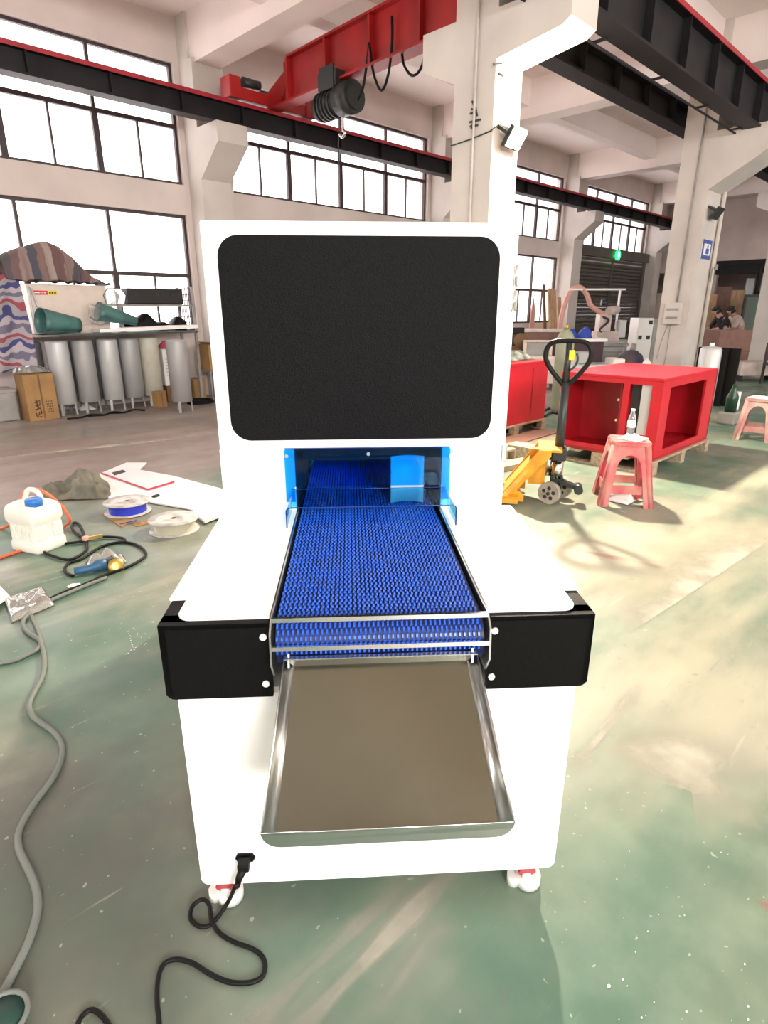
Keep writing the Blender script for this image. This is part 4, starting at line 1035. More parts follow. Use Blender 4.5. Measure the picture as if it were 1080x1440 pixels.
def wrag(u, v): return (p.x - 0.1 + 0.24 * u, p.y - 0.22 + 0.22 * v, 0.006 + 0.13 * math.sin(PI * u) * math.sin(PI * v) * (0.7 + 0.3 * math.sin(u * 15)))
cloth('white_bag', 'paper', 'white plastic bag on the floor between the first two tanks', 'bag', wrag, 9, 9)
t = thing('white_foam_sheet', 'white sheet leaning behind the machine beside the cardboard boxes', 'sheet', (5.66, 9.28, 0))
MB().bar((0, 0, 0), (0.02, 0.10, 0.72), 0.03, 0.22, (1, 0.2, 0)).build('sheet_board', 'board', t)

# ================================================================== LEFT FLOOR: boards, spools, jerrycan, grinder, cables
def slab(name, lab, cat, px, z, t, m):
    pts = [onZ(x, y, z) for x, y in px]
    c = sum(pts, Vector()) / len(pts)
    mb = MB(); mb.prism([(p.x - c.x, p.y - c.y) for p in pts], 0, t)
    return tag(mb.build(name, m, None, (c.x, c.y, z)), lab, cat)
slab('white_board', 'large white board lying on the floor behind the spools', 'board', ((140, 668), (178, 652), (207, 652), (196, 662), (245, 671), (330, 694), (330, 738), (262, 716), (196, 705), (153, 702)), 0.004, 0.012, 'board')
rs = thing('red_sheet', 'pale sheet with red edge and handle hole on the white board', 'sheet', onZ(195, 672, 0.017))
c_ = rs.location.copy()
q = [onZ(x, y, 0.035) - c_ for x, y in ((142, 664), (187, 657), (245, 676), (208, 687))]
mb = MB(); mb.prism([(v.x, v.y) for v in q], 0.004, 0.0155); mb.build('sheet_edge', 'rededge', rs)
ce = sum(q, Vector()) / 4
mb = MB(); mb.prism([(ce.x + (v.x - ce.x) * 0.985, ce.y + (v.y - ce.y) * 0.985) for v in q], 0.0155, 0.018); mb.build('sheet_face', 'pinkboard', rs)
hq = [onZ(x, y, 0.04) - c_ for x, y in ((157, 664), (173, 660), (177, 663), (161, 668))]
mb = MB(); mb.prism([(v.x, v.y) for v in hq], 0.018, 0.0195); mb.build('handle_hole', 'ink', rs)
p = onZ(219, 698, 0.02); t = thing('black_clip', 'small black clip lying beside the blue spool', 'clip', (p.x, p.y, 0.017), 0.3)
MB().box((-0.03, -0.015, 0), (0.03, 0.015, 0.015), bevel=0.004).build('clip_body', 'ink', t)
slab('white_tray', 'small white panel sticking out beside the clear spool', 'panel', ((270, 722), (290, 714), (318, 721), (306, 729), (288, 736)), 0.016, 0.02, 'board')
slab('cardboard_piece', 'brown cardboard piece under the blue spool', 'cardboard', ((143, 724), (156, 719), (188, 733), (172, 742)), 0.001, 0.006, 'card')
sl = onZ(181, 738); t = thing('metal_strip', 'short metal strip lying in front of the blue spool', 'strip', (sl.x, sl.y, 0.008), -0.2)
MB().bar((-0.06, 0, 0.004), (0.06, 0.02, 0.006), 0.02, 0.008).build('strip_bar', 'chrome', t)
p = onZ(201, 737)
cloth('brown_scrap', 'card', 'small crumpled brown scrap between the two spools', 'scrap', lambda u, v: (p.x - 0.06 + 0.12 * u, p.y - 0.03 + 0.07 * v, 0.002 + 0.03 * math.sin(PI * u) * math.sin(PI * v) * (0.6 + 0.4 * math.sin(u * 20))), 9, 7, 0.003)
def spool(loc, r, h, m, lab, rc):
    t = thing('filament_spool', lab, 'spool', loc, group='spools on the floor')
    for z in (0, h - 0.006):
        mb = MB(); mb.lathe([(0.018, z), (r, z), (r + 0.001, z + 0.003), (r, z + 0.006), (0.018, z + 0.006), (0.018, z)], 40, caps=False); mb.build('flange', 'spool', t)
    MB().lathe([(rc, 0.006), (rc + 0.001, h / 2), (rc, h - 0.006)], 40, caps=False).build('filament', m, t)
    MB().cyl((0, 0, 0.0), (0, 0, h + 0.0005), 0.018, n=16).build('hub', 'ink', t)
    MB().lathe([(r * 0.60, h), (r * 0.62, h + 0.0016), (r * 0.66, h + 0.0016), (r * 0.68, h)], 36, caps=False).build('flange_ring', 'tanklight', t)
    return t
def spool_fit(px, y_bot, halfw):
    p = onZ(px, y_bot); d = (p.x + p.y) / math.sqrt(2)
    v = _f.x  # horizontal forward share
    r = halfw / FPX * ((p - _C).dot(_f))
    q = onZ(px, y_bot); n = Vector((q.x, q.y, 0)).normalized()
    return Vector((q.x, q.y, 0)) + n * r, r
c, r = spool_fit(182, 730, 32); spool((c.x, c.y, 0.008), r, 0.085, 'wireblue', 'blue filament spool lying flat on the cardboard piece', r * 0.80)
c, r = spool_fit(247, 756, 35); spool((c.x, c.y, 0.0), r, 0.085, 'wireclear', 'clear filament spool lying flat beside the machine table', r * 0.82)
# grey-green cloth heap
hc = onZ(108, 692)
def heap(u, v):
    a = onZ(62, 698); b = onZ(156, 694); p = a.lerp(b, u)
    n = Vector((p.x, p.y, 0)).normalized()
    rr = math.sin(PI * v)
    hgt = (0.10 + 0.09 * math.exp(-((u - 0.66) / 0.25) ** 2)) * max(0, math.sin(PI * u)) ** 0.35
    z = 0.004 + hgt * rr ** 0.6 * (0.85 + 0.3 * math.sin(u * 19 + v * 8) * math.sin(v * 13 + u * 5))
    return (p.x + n.x * (v - 0.35) * 0.5, p.y + n.y * (v - 0.35) * 0.5, max(0.004, z))
cloth('cloth_heap', 'greycloth', 'grey-green cloth crumpled in a heap beside the white board', 'cloth', heap, 34, 20, cr=0.04, fq=9)
# white jerrycan
jb_ = onZ(58, 776); jn = Vector((jb_.x, jb_.y, 0)).normalized(); jc = Vector((jb_.x, jb_.y, 0)) + jn * 0.10
ja = math.atan2(jn.y, jn.x) - PI / 2 + 0.62
jc_ = thing('jerrycan', 'white plastic jerrycan with a blue screw cap', 'jerrycan', (jc.x, jc.y, 0), ja)
W2, D2 = 0.115, 0.135
sec = lambda s, z, w=W2, d=D2: [(x, y, z) for x, y in rrect(-w * s, -d * s, w * s, d * s, 0.035 * s, 3)]
rings = [(0.90, 0.0), (0.97, 0.012), (0.97, 0.055), (0.90, 0.075), (0.90, 0.18), (1.0, 0.205), (1.0, 0.265), (0.9, 0.295), (0.62, 0.315)]
vs = []; fs = []
for s_, z in rings: vs += sec(s_, z)
nn = len(vs) // len(rings)
for i in range(len(rings) - 1):
    for j in range(nn): fs.append((i * nn + j, i * nn + (j + 1) % nn, (i + 1) * nn + (j + 1) % nn, (i + 1) * nn + j))
fs += [tuple(range(nn))[::-1], tuple(range((len(rings) - 1) * nn, len(rings) * nn))]
mb = MB(); mb._add(vs, fs, smooth=True); mb.build('can_body', 'jerry', jc_)
for s in (-1, 1):
    MB().box((s * 0.055 - 0.035, -D2 * 0.93, 0.085), (s * 0.055 + 0.035, -D2 * 0.88, 0.175), bevel=0.012).build('pocket_panel', 'jerry', jc_)
    rb = MB()
    for i in range(5):
        rb.bar((s * W2 * 0.905, -0.09 + i * 0.035, 0.08), (s * W2 * 0.905, -0.06 + i * 0.035, 0.18), 0.008, 0.008, (1, 0, 0))
        rb.bar((s * W2 * 0.905, -0.06 + i * 0.035, 0.08), (s * W2 * 0.905, -0.09 + i * 0.035, 0.18), 0.008, 0.008, (1, 0, 0))
    rb.build('side_rib', 'jerry', jc_)
MB().lathe([(0.050, 0.300), (0.050, 0.338), (0.044, 0.345), (0.0001, 0.345)], 24, Matrix.Translation((-0.035, -0.07, 0))).build('screw_cap', 'bluecap', jc_)
MB().tube(bez([(0.03, -0.05, 0.30), (0.035, -0.03, 0.36), (0.035, 0.05, 0.37), (0.03, 0.10, 0.31)], 4), 0.016, 10).build('handle', 'jerry', jc_)
MB().lathe([(0.022, 0.0), (0.022, 0.03), (0.0001, 0.032)], 16, Matrix.Translation((0.04, 0.11, 0.30))).build('small_cap', mat('cap_indigo', (0.08, 0.10, 0.45), 0.4), jc_)
# orange hose around the can
hs = [onZ(-60, 806, .01), onZ(0, 784, .01), onZ(36, 772, .01), onZ(75, 757, .01), onZ(91, 740, .02)]
k0 = Vector((jc.x, jc.y, 0))
cr_ = Vector((jn.y, -jn.x, 0))
hs += [k0 + cr_ * 0.20 + jn * 0.10 + Vector((0, 0, 0.12)), k0 + cr_ * 0.15 + jn * 0.08 + Vector((0, 0, 0.25)), k0 + cr_ * 0.06 + jn * 0.07 + Vector((0, 0, 0.355)), k0 - cr_ * 0.03 + jn * 0.09 + Vector((0, 0, 0.35)), k0 - cr_ * 0.09 + jn * 0.17 + Vector((0, 0, 0.2)), k0 - cr_ * 0.2 + jn * 0.5 + Vector((0, 0, 0.012)), k0 - cr_ * 0.5 + jn * 0.62 + Vector((0, 0, 0.012))]
tag(MB().tube(bez(hs, 5), 0.010, 8).build('orange_hose', 'orange'), 'orange hose looped over the white jerrycan', 'hose')
# angle grinder
ga, gb = onZ(104, 803, 0.03), onZ(150, 794, 0.03)
gd2 = (gb - ga); ang = math.atan2(gd2.y, gd2.x)
ag = thing('angle_grinder', 'blue angle grinder in a clear bag beside the cable loops', 'power tool', (ga.x, ga.y, 0), ang); Lg = gd2.length
MB().tube([(0, 0, 0.028), (0.05, 0, 0.026), (Lg * 0.55, 0, 0.028), (Lg * 0.7, 0, 0.036), (Lg, 0, 0.038)], [0.022, 0.024, 0.024, 0.033, 0.034], 14).build('motor_handle', 'toolblue', ag)
MB().box((Lg, -0.03, 0.005), (Lg + 0.05, 0.03, 0.068), bevel=0.012).build('gear_head', 'darksteel', ag)
MB().lathe([(0.0001, 0.0), (0.045, 0.0), (0.045, 0.012), (0.02, 0.016), (0.0001, 0.016)], 24, Matrix.Translation((Lg + 0.045, -0.05, 0.03)) @ Matrix.Rotation(1.2, 4, 'X')).build('disc', 'brass', ag)
MB().cyl((Lg + 0.03, 0.03, 0.04), (Lg + 0.05, 0.12, 0.05), 0.012, n=10).build('side_handle', 'darksteel', ag)
cloth('tool_bag', 'film', 'clear bag lying against the blue angle grinder', 'bag', lambda u, v: (gb.x - 0.10 + 0.22 * u + 0.04 * v, gb.y + 0.05 + 0.14 * v - 0.04 * u, 0.004 + 0.11 * math.sin(PI * u) * math.sin(PI * v) * (0.7 + 0.3 * math.sin(u * 17 + v * 7))), 11, 10, 0.002)
def cable(name, lab, px, r, m, z=None):
    pts = [onZ(x, y, (z or r) + (0.0)) for x, y in px]
    return tag(MB().tube(bez(pts, 6), r, 6).build(name, m), lab, 'cable')
cable('tool_cable', 'black cable looping around the blue angle grinder', [(103, 810), (94, 806), (91, 800), (97, 792), (115, 786), (140, 770), (165, 763), (185, 764), (200, 771), (205, 780), (197, 788), (178, 798), (150, 808), (118, 822), (85, 835), (55, 850)], 0.009, 'blackrub')
cable('black_cable', 'black cable with a standing loop between jerrycan and grinder', [(176, 763), (173, 757), (150, 755), (124, 757), (110, 752), (101, 742), (104, 735), (112, 738), (118, 752), (122, 766), (119, 776), (98, 787), (75, 782), (62, 776), (66, 769), (85, 765), (105, 763), (124, 760)], 0.009, 'blackrub', 0.012)
p = onZ(130, 762); t = thing('cable_clamp', 'small orange clamp on the black cable', 'clamp', (p.x, p.y, 0.02), 0.4)
MB().bar((-0.04, 0.02, 0.01), (0.05, -0.04, 0.012), 0.018, 0.02).build('clamp_jaw', 'brass', t); MB().box((-0.05, 0.0, 0), (-0.015, 0.035, 0.028), bevel=0.005).build('clamp_body', 'plasterpink', t)
p = onZ(102, 824)
cloth('paper_scrap', 'paper', 'small pinkish paper scrap on the floor below the grinder', 'scrap', lambda u, v: (p.x - .03 + .07 * u, p.y - .02 + .03 * v, .002 + .012 * math.sin(PI * u) * math.sin(PI * v)), 5, 5, 0.002)
cable('grey_cable', 'long grey cable winding down the left side of the floor', [(150, 812), (110, 828), (60, 850), (38, 866), (32, 878), (40, 890), (56, 901), (62, 925), (60, 950), (46, 978), (41, 993), (46, 1007), (58, 1017), (76, 1030), (87, 1047), (86, 1068), (74, 1095), (48, 1130), (28, 1165), (26, 1190), (34, 1210), (48, 1240), (53, 1265), (51, 1290), (40, 1325), (22, 1362), (6, 1392), (-20, 1430)], 0.0105, 'greycable')
cable('grey_cable', 'second grey cable curving to the left edge below the plastic bag', [(44, 866), (52, 884), (57, 900), (54, 912), (38, 921), (18, 929), (-25, 936)], 0.0095, 'greycable')
def fbag(u, v):
    A, B, Cc, Dd = onZ(4, 846), onZ(62, 828), onZ(78, 852), onZ(16, 878)
    p = A.lerp(B, u).lerp(Dd.lerp(Cc, u), v)
    return (p.x, p.y, 0.026 + 0.030 * math.sin(PI * u) * math.sin(PI * v) * (0.6 + 0.5 * math.sin(u * 15 + v * 11) * math.sin(v * 19)) - 0.022 * (u in (0, 1) or v in (0, 1)))
cloth('plastic_bag', 'film', 'clear plastic bag lying over the grey cables on the floor', 'bag', fbag, 18, 14, 0.002)
slab('white_card', 'corner of a cream card at the left edge of the floor', 'card', ((-40, 838), (-10, 815), (14, 840), (-12, 858)), 0.02, 0.01, 'jerry')
p = onZ(4, 1445); t = thing('green_pouch', 'dark green pouch with pale rim at the bottom left corner', 'pouch', (p.x, p.y, 0))
MB().lathe([(0.0001, 0.002), (0.045, 0.002), (0.05, 0.03), (0.0001, 0.034)], 18).build('pouch_body', mat('pouch_green', (0.01, 0.05, 0.04), 0.6), t)
MB().tube([(0.052 * math.cos(a * PI / 10), 0.052 * math.sin(a * PI / 10), 0.03) for a in range(20)], 0.006, 6, closed=True).build('pouch_rim', 'greycable', t)

# ================================================================== RIGHT: red cabinets, pallet truck, stools
def frame_box(t, W, D, H, m='redpaint', mi='redin', th=0.02):
    """steel box: x along the hall, y across; open bays in the -x face and the -y face"""
    MB().box((0.0, 0.0, H - 0.03), (W, D, H), bevel=0.004).build('cabinet_top', m, t)
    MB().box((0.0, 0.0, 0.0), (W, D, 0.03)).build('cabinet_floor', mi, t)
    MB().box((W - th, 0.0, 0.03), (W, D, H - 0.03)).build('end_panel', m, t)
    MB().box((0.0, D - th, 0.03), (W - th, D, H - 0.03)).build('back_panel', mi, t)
    return t
B0 = onZ(918, 649, 0.13); B1 = onZ(791, 628, 0.13); B2 = onZ(1000, 626, 0.13)
BWx, BDy, BH = 1.42, 1.0, 0.745
cb = thing('red_cabinet', 'red steel cabinet with open bays standing on the pallet, behind the stool', 'cabinet', (B0.x, B0.y, 0.132))
frame_box(cb, BWx, BDy, BH)
# -x face: corner post, divider, rails; -y face: wide post, opening, end post
for y0, y1 in ((0.0, 0.10), (0.30, 0.36), (BDy - 0.04, BDy)): MB().box((-0.002, y0, 0.03), (0.022, y1, BH - 0.031), bevel=0.002).build('post', 'redpaint', cb)
MB().box((0, 0.10, BH - 0.07), (0.02, BDy - 0.04, BH - 0.03)).box((0, 0.10, 0.03), (0.02, BDy - 0.04, 0.07)).build('rail', 'redpaint', cb)
MB().box((0.02, 0.0, 0.03), (0.18, 0.02, BH - 0.03)).build('front_post', 'redpaint', cb)
MB().box((BWx - 0.30, 0.0, 0.03), (BWx, 0.02, BH - 0.03)).build('front_post', 'redpaint', cb)
MB().box((0.18, 0.0, BH - 0.09), (BWx - 0.30, 0.02, BH - 0.03)).box((0.18, 0.0, 0.03), (BWx - 0.30, 0.02, 0.08)).build('rail', 'redpaint', cb)
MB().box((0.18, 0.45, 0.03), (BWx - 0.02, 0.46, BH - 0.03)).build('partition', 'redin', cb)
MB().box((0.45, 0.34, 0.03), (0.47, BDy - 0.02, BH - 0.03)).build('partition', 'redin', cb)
MB().box((0.03, 0.11, 0.22), (0.06, 0.20, BH - 0.04)).build('grey_post', 'tanklight', cb)
MB().box((0.06, 0.21, 0.03), (0.065, 0.30, BH - 0.04)).build('dark_gap_panel', 'darkgap', cb)
for z in (0.15, 0.33, 0.52): MB().cyl((0.02, 0.40, z), (0.012, 0.40, z), 0.012, n=10).cyl((0.02, BDy - 0.02, z), (-0.004, BDy - 0.02, z), 0.010, n=10).build('hinge', 'chrome', cb)
# pallet below
def pallet(lab, x, y, W, D, h=0.13):
    t = thing('pallet', lab, 'pallet', (x, y, 0))
    for i in range(5):
        yy = i * (D - 0.12) / 4; MB().box((0, yy, h - 0.02), (W, yy + 0.12, h), bevel=0.002, seg=1).build('plank', 'wood', t)
    for i in range(3):
        xx = i * (W - 0.1) / 2
        for j in range(3):
            yy = j * (D - 0.12) / 2; MB().box((xx, yy, 0.02), (xx + 0.1, yy + 0.12, h - 0.02)).build('block', 'wood', t)
        MB().box((xx, 0, 0), (xx + 0.1, D, 0.02)).build('runner', 'wood', t)
    return t
pallet('wooden pallet under the red cabinet with open bays', B0.x - 0.02, B0.y - 0.02, BWx + 0.06, BDy + 0.1)
# second red cabinet behind the machine
A0 = onZ(765, 588, 0.13)
ca = thing('red_cabinet', 'closed red cabinet half hidden behind the white machine tower', 'cabinet', (A0.x - 1.3, A0.y, 0.132))
MB().box((0, 0, 0), (1.3, 0.26, 0.70), bevel=0.006).box((1.3 - (A0.x - 5.99), 0.262, 0), (1.3, 0.9, 0.70), bevel=0.006).build('cabinet_body', 'redpaint', ca)
MB().box((-0.005, -0.008, 0.70), (1.31, 0.265, 0.725), bevel=0.003).box((1.3 - (A0.x - 5.99), 0.265, 0.70), (1.31, 0.905, 0.725)).build('cabinet_top', 'redpaint', ca)
for x in (0.3, 0.95): MB().box((x, -0.006, 0.08), (x + 0.02, -0.001, 0.65)).build('seam', 'redin', ca)
pallet('wooden base under the closed red cabinet', A0.x - 1.33, A0.y - 0.02, 1.35, 0.28)
slab('brown_sheet', 'brown board lying on the floor in front of the closed red cabinet', 'sheet', ((700, 634), (702, 613), (764, 604), (787, 608)), 0.001, 0.01, 'brownboard')
for i, (px, py, w, h) in enumerate(((718, 650, 0.16, 0.13), (752, 646, 0.2, 0.13))):
    p = onZ(px, py); t = thing('wooden_block', ('left' if i == 0 else 'right') + ' hollow wooden block behind the yellow pallet truck', 'block', (p.x, p.y, 0))
    T = 0.02
    MB().box((-w / 2, 0, 0), (w / 2, 0.3, T)).box((-w / 2, 0, h - T), (w / 2, 0.3, h)).box((-w / 2, 0, T), (-w / 2 + T, 0.3, h - T)).box((w / 2 - T, 0, T), (w / 2, 0.3, h - T)).build('block_shell', 'wood', t)
    MB().box((-w / 2 + T, 0.05, T), (w / 2 - T, 0.3, h - T)).build('block_core', 'carddk', t)
slab('loose_plank', 'loose wooden plank on the floor behind the pallet truck', 'plank', ((704, 665), (704, 655), (735, 650), (738, 657)), 0.001, 0.05, 'wood')
cable('floor_cables', 'dark cables on the floor between the two red cabinets', [(766, 585), (775, 580), (786, 581), (795, 577)], 0.018, 'darksteel')
cable('floor_cables', 'dark cable crossing the gap beside the closed red cabinet', [(764, 578), (772, 574), (784, 570), (793, 572)], 0.015, 'darksteel')

# pallet truck: x local = away from the forks (steer end), forks towards -x
wp = onZ(786, 704); ta = math.atan2(-0.86, 0.51)
tk = thing('pallet_truck', 'yellow hand pallet truck with a black handle', 'pallet truck', (wp.x - 0.02, wp.y + 0.03, 0), ta)
for s in (-1, 1):
    y = s * 0.19
    mb = MB(); mb.box((-1.45, y - 0.08, 0.07), (-0.28, y + 0.08, 0.085)); mb.box((-1.45, y - 0.08, 0.03), (-0.28, y - 0.07, 0.08)); mb.box((-1.45, y + 0.07, 0.03), (-0.28, y + 0.08, 0.08)); mb.build('fork', 'yellow', tk)
# sloped back plate from the forks up to the head
mb = MB(); mb._add([(-0.42, -0.27, 0.06), (-0.42, 0.27, 0.06), (-0.14, 0.15, 0.43), (-0.14, -0.15, 0.43), (-0.39, -0.27, 0.05), (-0.39, 0.27, 0.05), (-0.11, 0.15, 0.425), (-0.11, -0.15, 0.425)],
        [(0, 1, 2, 3), (7, 6, 5, 4), (0, 4, 5, 1), (1, 5, 6, 2), (2, 6, 7, 3), (3, 7, 4, 0)]); mb.build('slope_plate', 'yellow', tk)
for s in (-1, 1):
    mb = MB(); pts = [(-0.45, 0.03), (-0.24, 0.03), (-0.24, 0.09), (-0.30, 0.12), (-0.06, 0.40), (-0.06, 0.445), (-0.15, 0.445)]
    mb.prism(pts, s * 0.19 - 0.006, s * 0.19 + 0.006, XZ); mb.build('side_gusset', 'yellow', tk)
MB().box((-0.16, -0.17, 0.425), (0.02, 0.17, 0.448), bevel=0.004).build('head_plate', 'yellow', tk)
MB().box((-0.22, -0.05, 0.14), (-0.09, 0.05, 0.42)).build('head_post', 'yellow', tk)
AX = Vector((0.433, 0.90, 0))           # the steering wheels are turned with the handle
for s in (-1, 1):
    c0 = AX * (s * 0.105); c0.z = 0.088
    w_o = MB().cyl(c0 - AX * 0.024, c0 + AX * 0.024, 0.088, n=28).build('steer_wheel', 'wheel', tk)
    for e in (-1, 1):
        cf_ = c0 + AX * (e * 0.0245); R_ = Matrix.Translation(cf_) @ AX.to_track_quat('Z', 'Y').to_matrix().to_4x4()
        MB().lathe([(0.066, -0.001), (0.068, 0.003), (0.078, 0.003), (0.08, -0.001)], 24, R_, caps=False).build('wheel_rim', 'wheel', w_o)
        for k in range(5):
            a = k * PI * 2 / 5 + 0.4; h_ = R_ @ Vector((0.042 * math.cos(a), 0.042 * math.sin(a), 0)); MB().cyl(h_ - AX * 0.001, h_ + AX * 0.001, 0.016, n=10).build('wheel_hole', 'darkgap', w_o)
c0 = Vector((0, 0, 0.088)); MB().cyl(c0 - AX * 0.14, c0 + AX * 0.14, 0.014, n=10).build('axle', 'darksteel', tk)
MB().box((-0.05, -0.03, 0.15), (0.05, 0.03, 0.21), bevel=0.008).cyl((0, 0, 0.08), (0, 0, 0.2), 0.03, n=12).build('fork_yoke', 'darksteel', tk)
MB().cyl((0.0, 0, 0.19), (0.0, 0, 0.33), 0.045, n=14).cyl((0.0, 0, 0.33), (0.0, 0, 0.40), 0.028, n=12).cyl((-0.075, 0.05, 0.2), (-0.075, 0.05, 0.40), 0.05, n=14).build('pump', 'chrome', tk)
MB().bar((0.03, -0.02, 0.17), (0.19, -0.04, 0.12), 0.07, 0.03).cyl((0.17, -0.09, 0.12), (0.17, 0.03, 0.12), 0.035, n=12).build('foot_pedal', 'darksteel', tk)
hz0, hz1 = 0.36, 0.93
MB().box((-0.055, -0.075, 0.34), (0.055, 0.075, 0.44), bevel=0.01).build('handle_knuckle', 'darksteel', tk)
MB().tube([(0.0, 0, 0.38), (0.0, 0, 0.62), (0.0, 0, 0.93)], [0.036, 0.034, 0.03], 12).build('handle_shaft', 'darksteel', tk)
loop = [(0.02, 0.0, 0.90), (0.022, 0.06, 0.96), (0.025, 0.125, 1.04), (0.028, 0.16, 1.11), (0.03, 0.155, 1.18), (0.03, 0.11, 1.225), (0.03, 0.0, 1.235)]
loop = loop + [(x, -y, z) for x, y, z in loop[::-1]][1:-1]
loop = [(y, x - 0.02, z) for x, y, z in loop]      # the handle is swung to the side
# the loop lies across the truck, tilted to face the walker
MB().tube(bez(loop + [loop[0]], 5)[:-1], 0.019, 10, closed=True).build('handle_loop', 'blackrub', tk)
MB().tube([(0.0, 0, 0.92), (0.0, 0.01, 1.22)], [0.026, 0.022], 8).build('handle_spine', 'darksteel', tk)
MB().box((0.005, -0.030, 1.10), (0.045, -0.022, 1.17), bevel=0.002).build('lever_tag', 'yellowp', tk)
MB().tube(bez([(0.02, -0.02, 1.02), (0.05, -0.02, 1.05), (0.07, -0.02, 1.10), (0.06, -0.02, 1.15)], 3), 0.009, 6).build('release_lever', 'darksteel', tk)

# plastic stools with arched sides
def make_stool(m, lab, loc, rz, h=0.49):
    t = thing('plastic_stool', lab, 'stool', loc, rz)
    r1, r0 = 0.135, 0.205
    mb = MB(); mb.prism(rrect(-r1 - 0.012, -r1 - 0.012, r1 + 0.012, r1 + 0.012, 0.045, 4), h - 0.03, h - 0.008); mb.prism(rrect(-r1 - 0.004, -r1 - 0.004, r1 + 0.004, r1 + 0.004, 0.04, 4), h - 0.008, h); mb.build('seat', m, t)
    for k in range(4):
        R = Matrix.Rotation(k * PI / 2, 4, 'Z')
        def pt(u, z): # u -1..1 across the side, inclined outwards towards the floor
            f = 1 - z / (h - 0.03); half = r1 + (r0 - r1) * f; return (u * half, -half, z)
        outer = [(-1, 0), (-0.66, 0)]
        arch = []
        for a in range(0, 181, 15):
            q = math.radians(180 - a); arch.append((0.56 * math.cos(q) , 0.30 + 0.10 * math.sin(q)))
        outline = [(-1, 0.0), (-0.64, 0.0)] + arch + [(0.64, 0.0), (1, 0.0), (1, h - 0.03), (-1, h - 0.03)]
        n = len(outline); vs = []
        for off in (0, 0.012):
            for u, z in outline:
                x, y, zz = pt(u, z); vs.append((x * (1 - off * 0.0), y + off, zz))
        mb = MB(); mid = len(arch)
        left = [0, 1] + list(range(2, 2 + mid // 2 + 1)) + [n - 1]
        right = list(range(2 + mid // 2, n - 1)) + [n - 1]
        faces = [tuple(left), tuple(right), tuple(i + n for i in left)[::-1], tuple(i + n for i in right)[::-1]] + [(i, (i + 1) % n, n + (i + 1) % n, n + i) for i in range(n)]
        mb._add(vs, faces, R); mb.build('side_frame', m, t)
        x, y, z = pt(0.72, 0.13); 
        MB().box((-x, y + 0.012, 0.10), (x, y + 0.024, 0.165), R).build('brace', m, t)
    for sx in (-1, 1):
        for sy in (-1, 1):
            mb = MB(); mb.tube([(sx * (r0 - 0.03), sy * (r0 - 0.03), 0.0), (sx * (r1 - 0.02), sy * (r1 - 0.02), h - 0.03)], [0.034, 0.03], 8); mb.build('leg', m, t)
    return t
s1 = onZ(873, 708)
n1 = Vector((s1.x, s1.y, 0)).normalized(); sp = Vector((s1.x, s1.y, 0)) + n1 * 0.10
make_stool('stool', 'red plastic stool in front of the open red cabinet', (sp.x, sp.y, 0), math.atan2(n1.y, n1.x) - PI / 2 + math.radians(10), 0.50)
def clutter(px, py, z, r, name, lab, cat, m='paper', h=0.05):
    p = onZ(px, py, z)
    return cloth(name, m, lab, cat, lambda u, v: (p.x - r + 2 * r * u, p.y - r + 2 * r * v, z + 0.003 + h * math.sin(PI * u) * math.sin(PI * v) * (0.6 + 0.5 * math.sin(u * 17 + v * 5) * math.sin(v * 15))), 13, 13, 0.002)
cloth('paper_towel', 'paper', 'crumpled pink-white paper on the red stool beside the bottle', 'paper', lambda u, v: (sp.x - 0.09 + 0.2 * u + 0.02 * v, sp.y - 0.11 + 0.18 * v, 0.503 + 0.045 * math.sin(PI * u) * math.sin(PI * v) * (0.6 + 0.5 * math.sin(u * 17 + v * 5) * math.sin(v * 15))), 14, 14, 0.002)
def bottle(lab, loc, m, capm, h=0.21, lab_m=None):
    t = thing('water_bottle', lab, 'bottle', loc); r = 0.031
    MB().lathe([(0.0001, 0.0), (r * 0.9, 0.002), (r, 0.012), (r, 0.06), (r * 0.92, 0.066), (r, 0.075), (r, h * 0.62), (r * 0.85, h * 0.74), (0.014, h * 0.88), (0.0125, h * 0.93), (0.0125, h * 0.95)], 18).build('bottle_body', m, t)
    MB().lathe([(0.015, h * 0.925), (0.015, h), (0.0001, h)], 14).build('bottle_cap', capm, t)
    MB().lathe([(r + 0.0006, h * 0.35), (r + 0.0006, h * 0.58)], 18).build('bottle_label', lab_m or 'signwhite', t)
    return t
bottle('clear water bottle with white cap standing on the red stool', (sp.x + 0.075, sp.y + 0.03, 0.5005), 'pet', 'whiteplastic', 0.22)
bs = thing('white_carrier_bag', 'white and red plastic bag lying inside the red stool', 'bag', (sp.x, sp.y, 0.001))
o = MB().grid(lambda u, v: (-0.11 + 0.22 * u, -0.10 + 0.18 * v, 0.006 + 0.085 * math.sin(PI * u) ** 0.7 * math.sin(PI * v) ** 0.7 * (0.75 + 0.25 * math.sin(u * 13 + v * 7))), 12, 12).build('bag_body', 'board', bs); solidify(o, 0.003)
o = MB().grid(lambda u, v: (0.02 + 0.09 * u, -0.11 + 0.08 * v, 0.012 + 0.08 * math.sin(PI * v * 0.9) + 0.02 * u), 6, 6).build('red_print', 'redlab', bs); solidify(o, 0.003)
s2 = onZ(1062, 620); sp2 = Vector((s2.x + 0.14, s2.y + 0.06, 0))
make_stool('stoolpale', 'faded dusty stool at the right edge carrying bottle and papers', (sp2.x, sp2.y, 0), math.radians(10), 0.48)
cloth('paper_litter', 'paper', 'white papers scattered on the faded stool', 'paper', lambda u, v: (sp2.x - 0.12 + 0.2 * u, sp2.y - 0.10 + 0.22 * v, 0.4825 + 0.04 * math.sin(PI * u) * math.sin(PI * v) * (0.6 + 0.5 * math.sin(u * 19) * math.sin(v * 15))), 12, 12, 0.002)
bottle('green-tinted water bottle on the faded stool', (sp2.x + 0.04, sp2.y - 0.08, 0.4805), 'petgreen', 'teal', 0.2)
p = onZ(1026, 602)
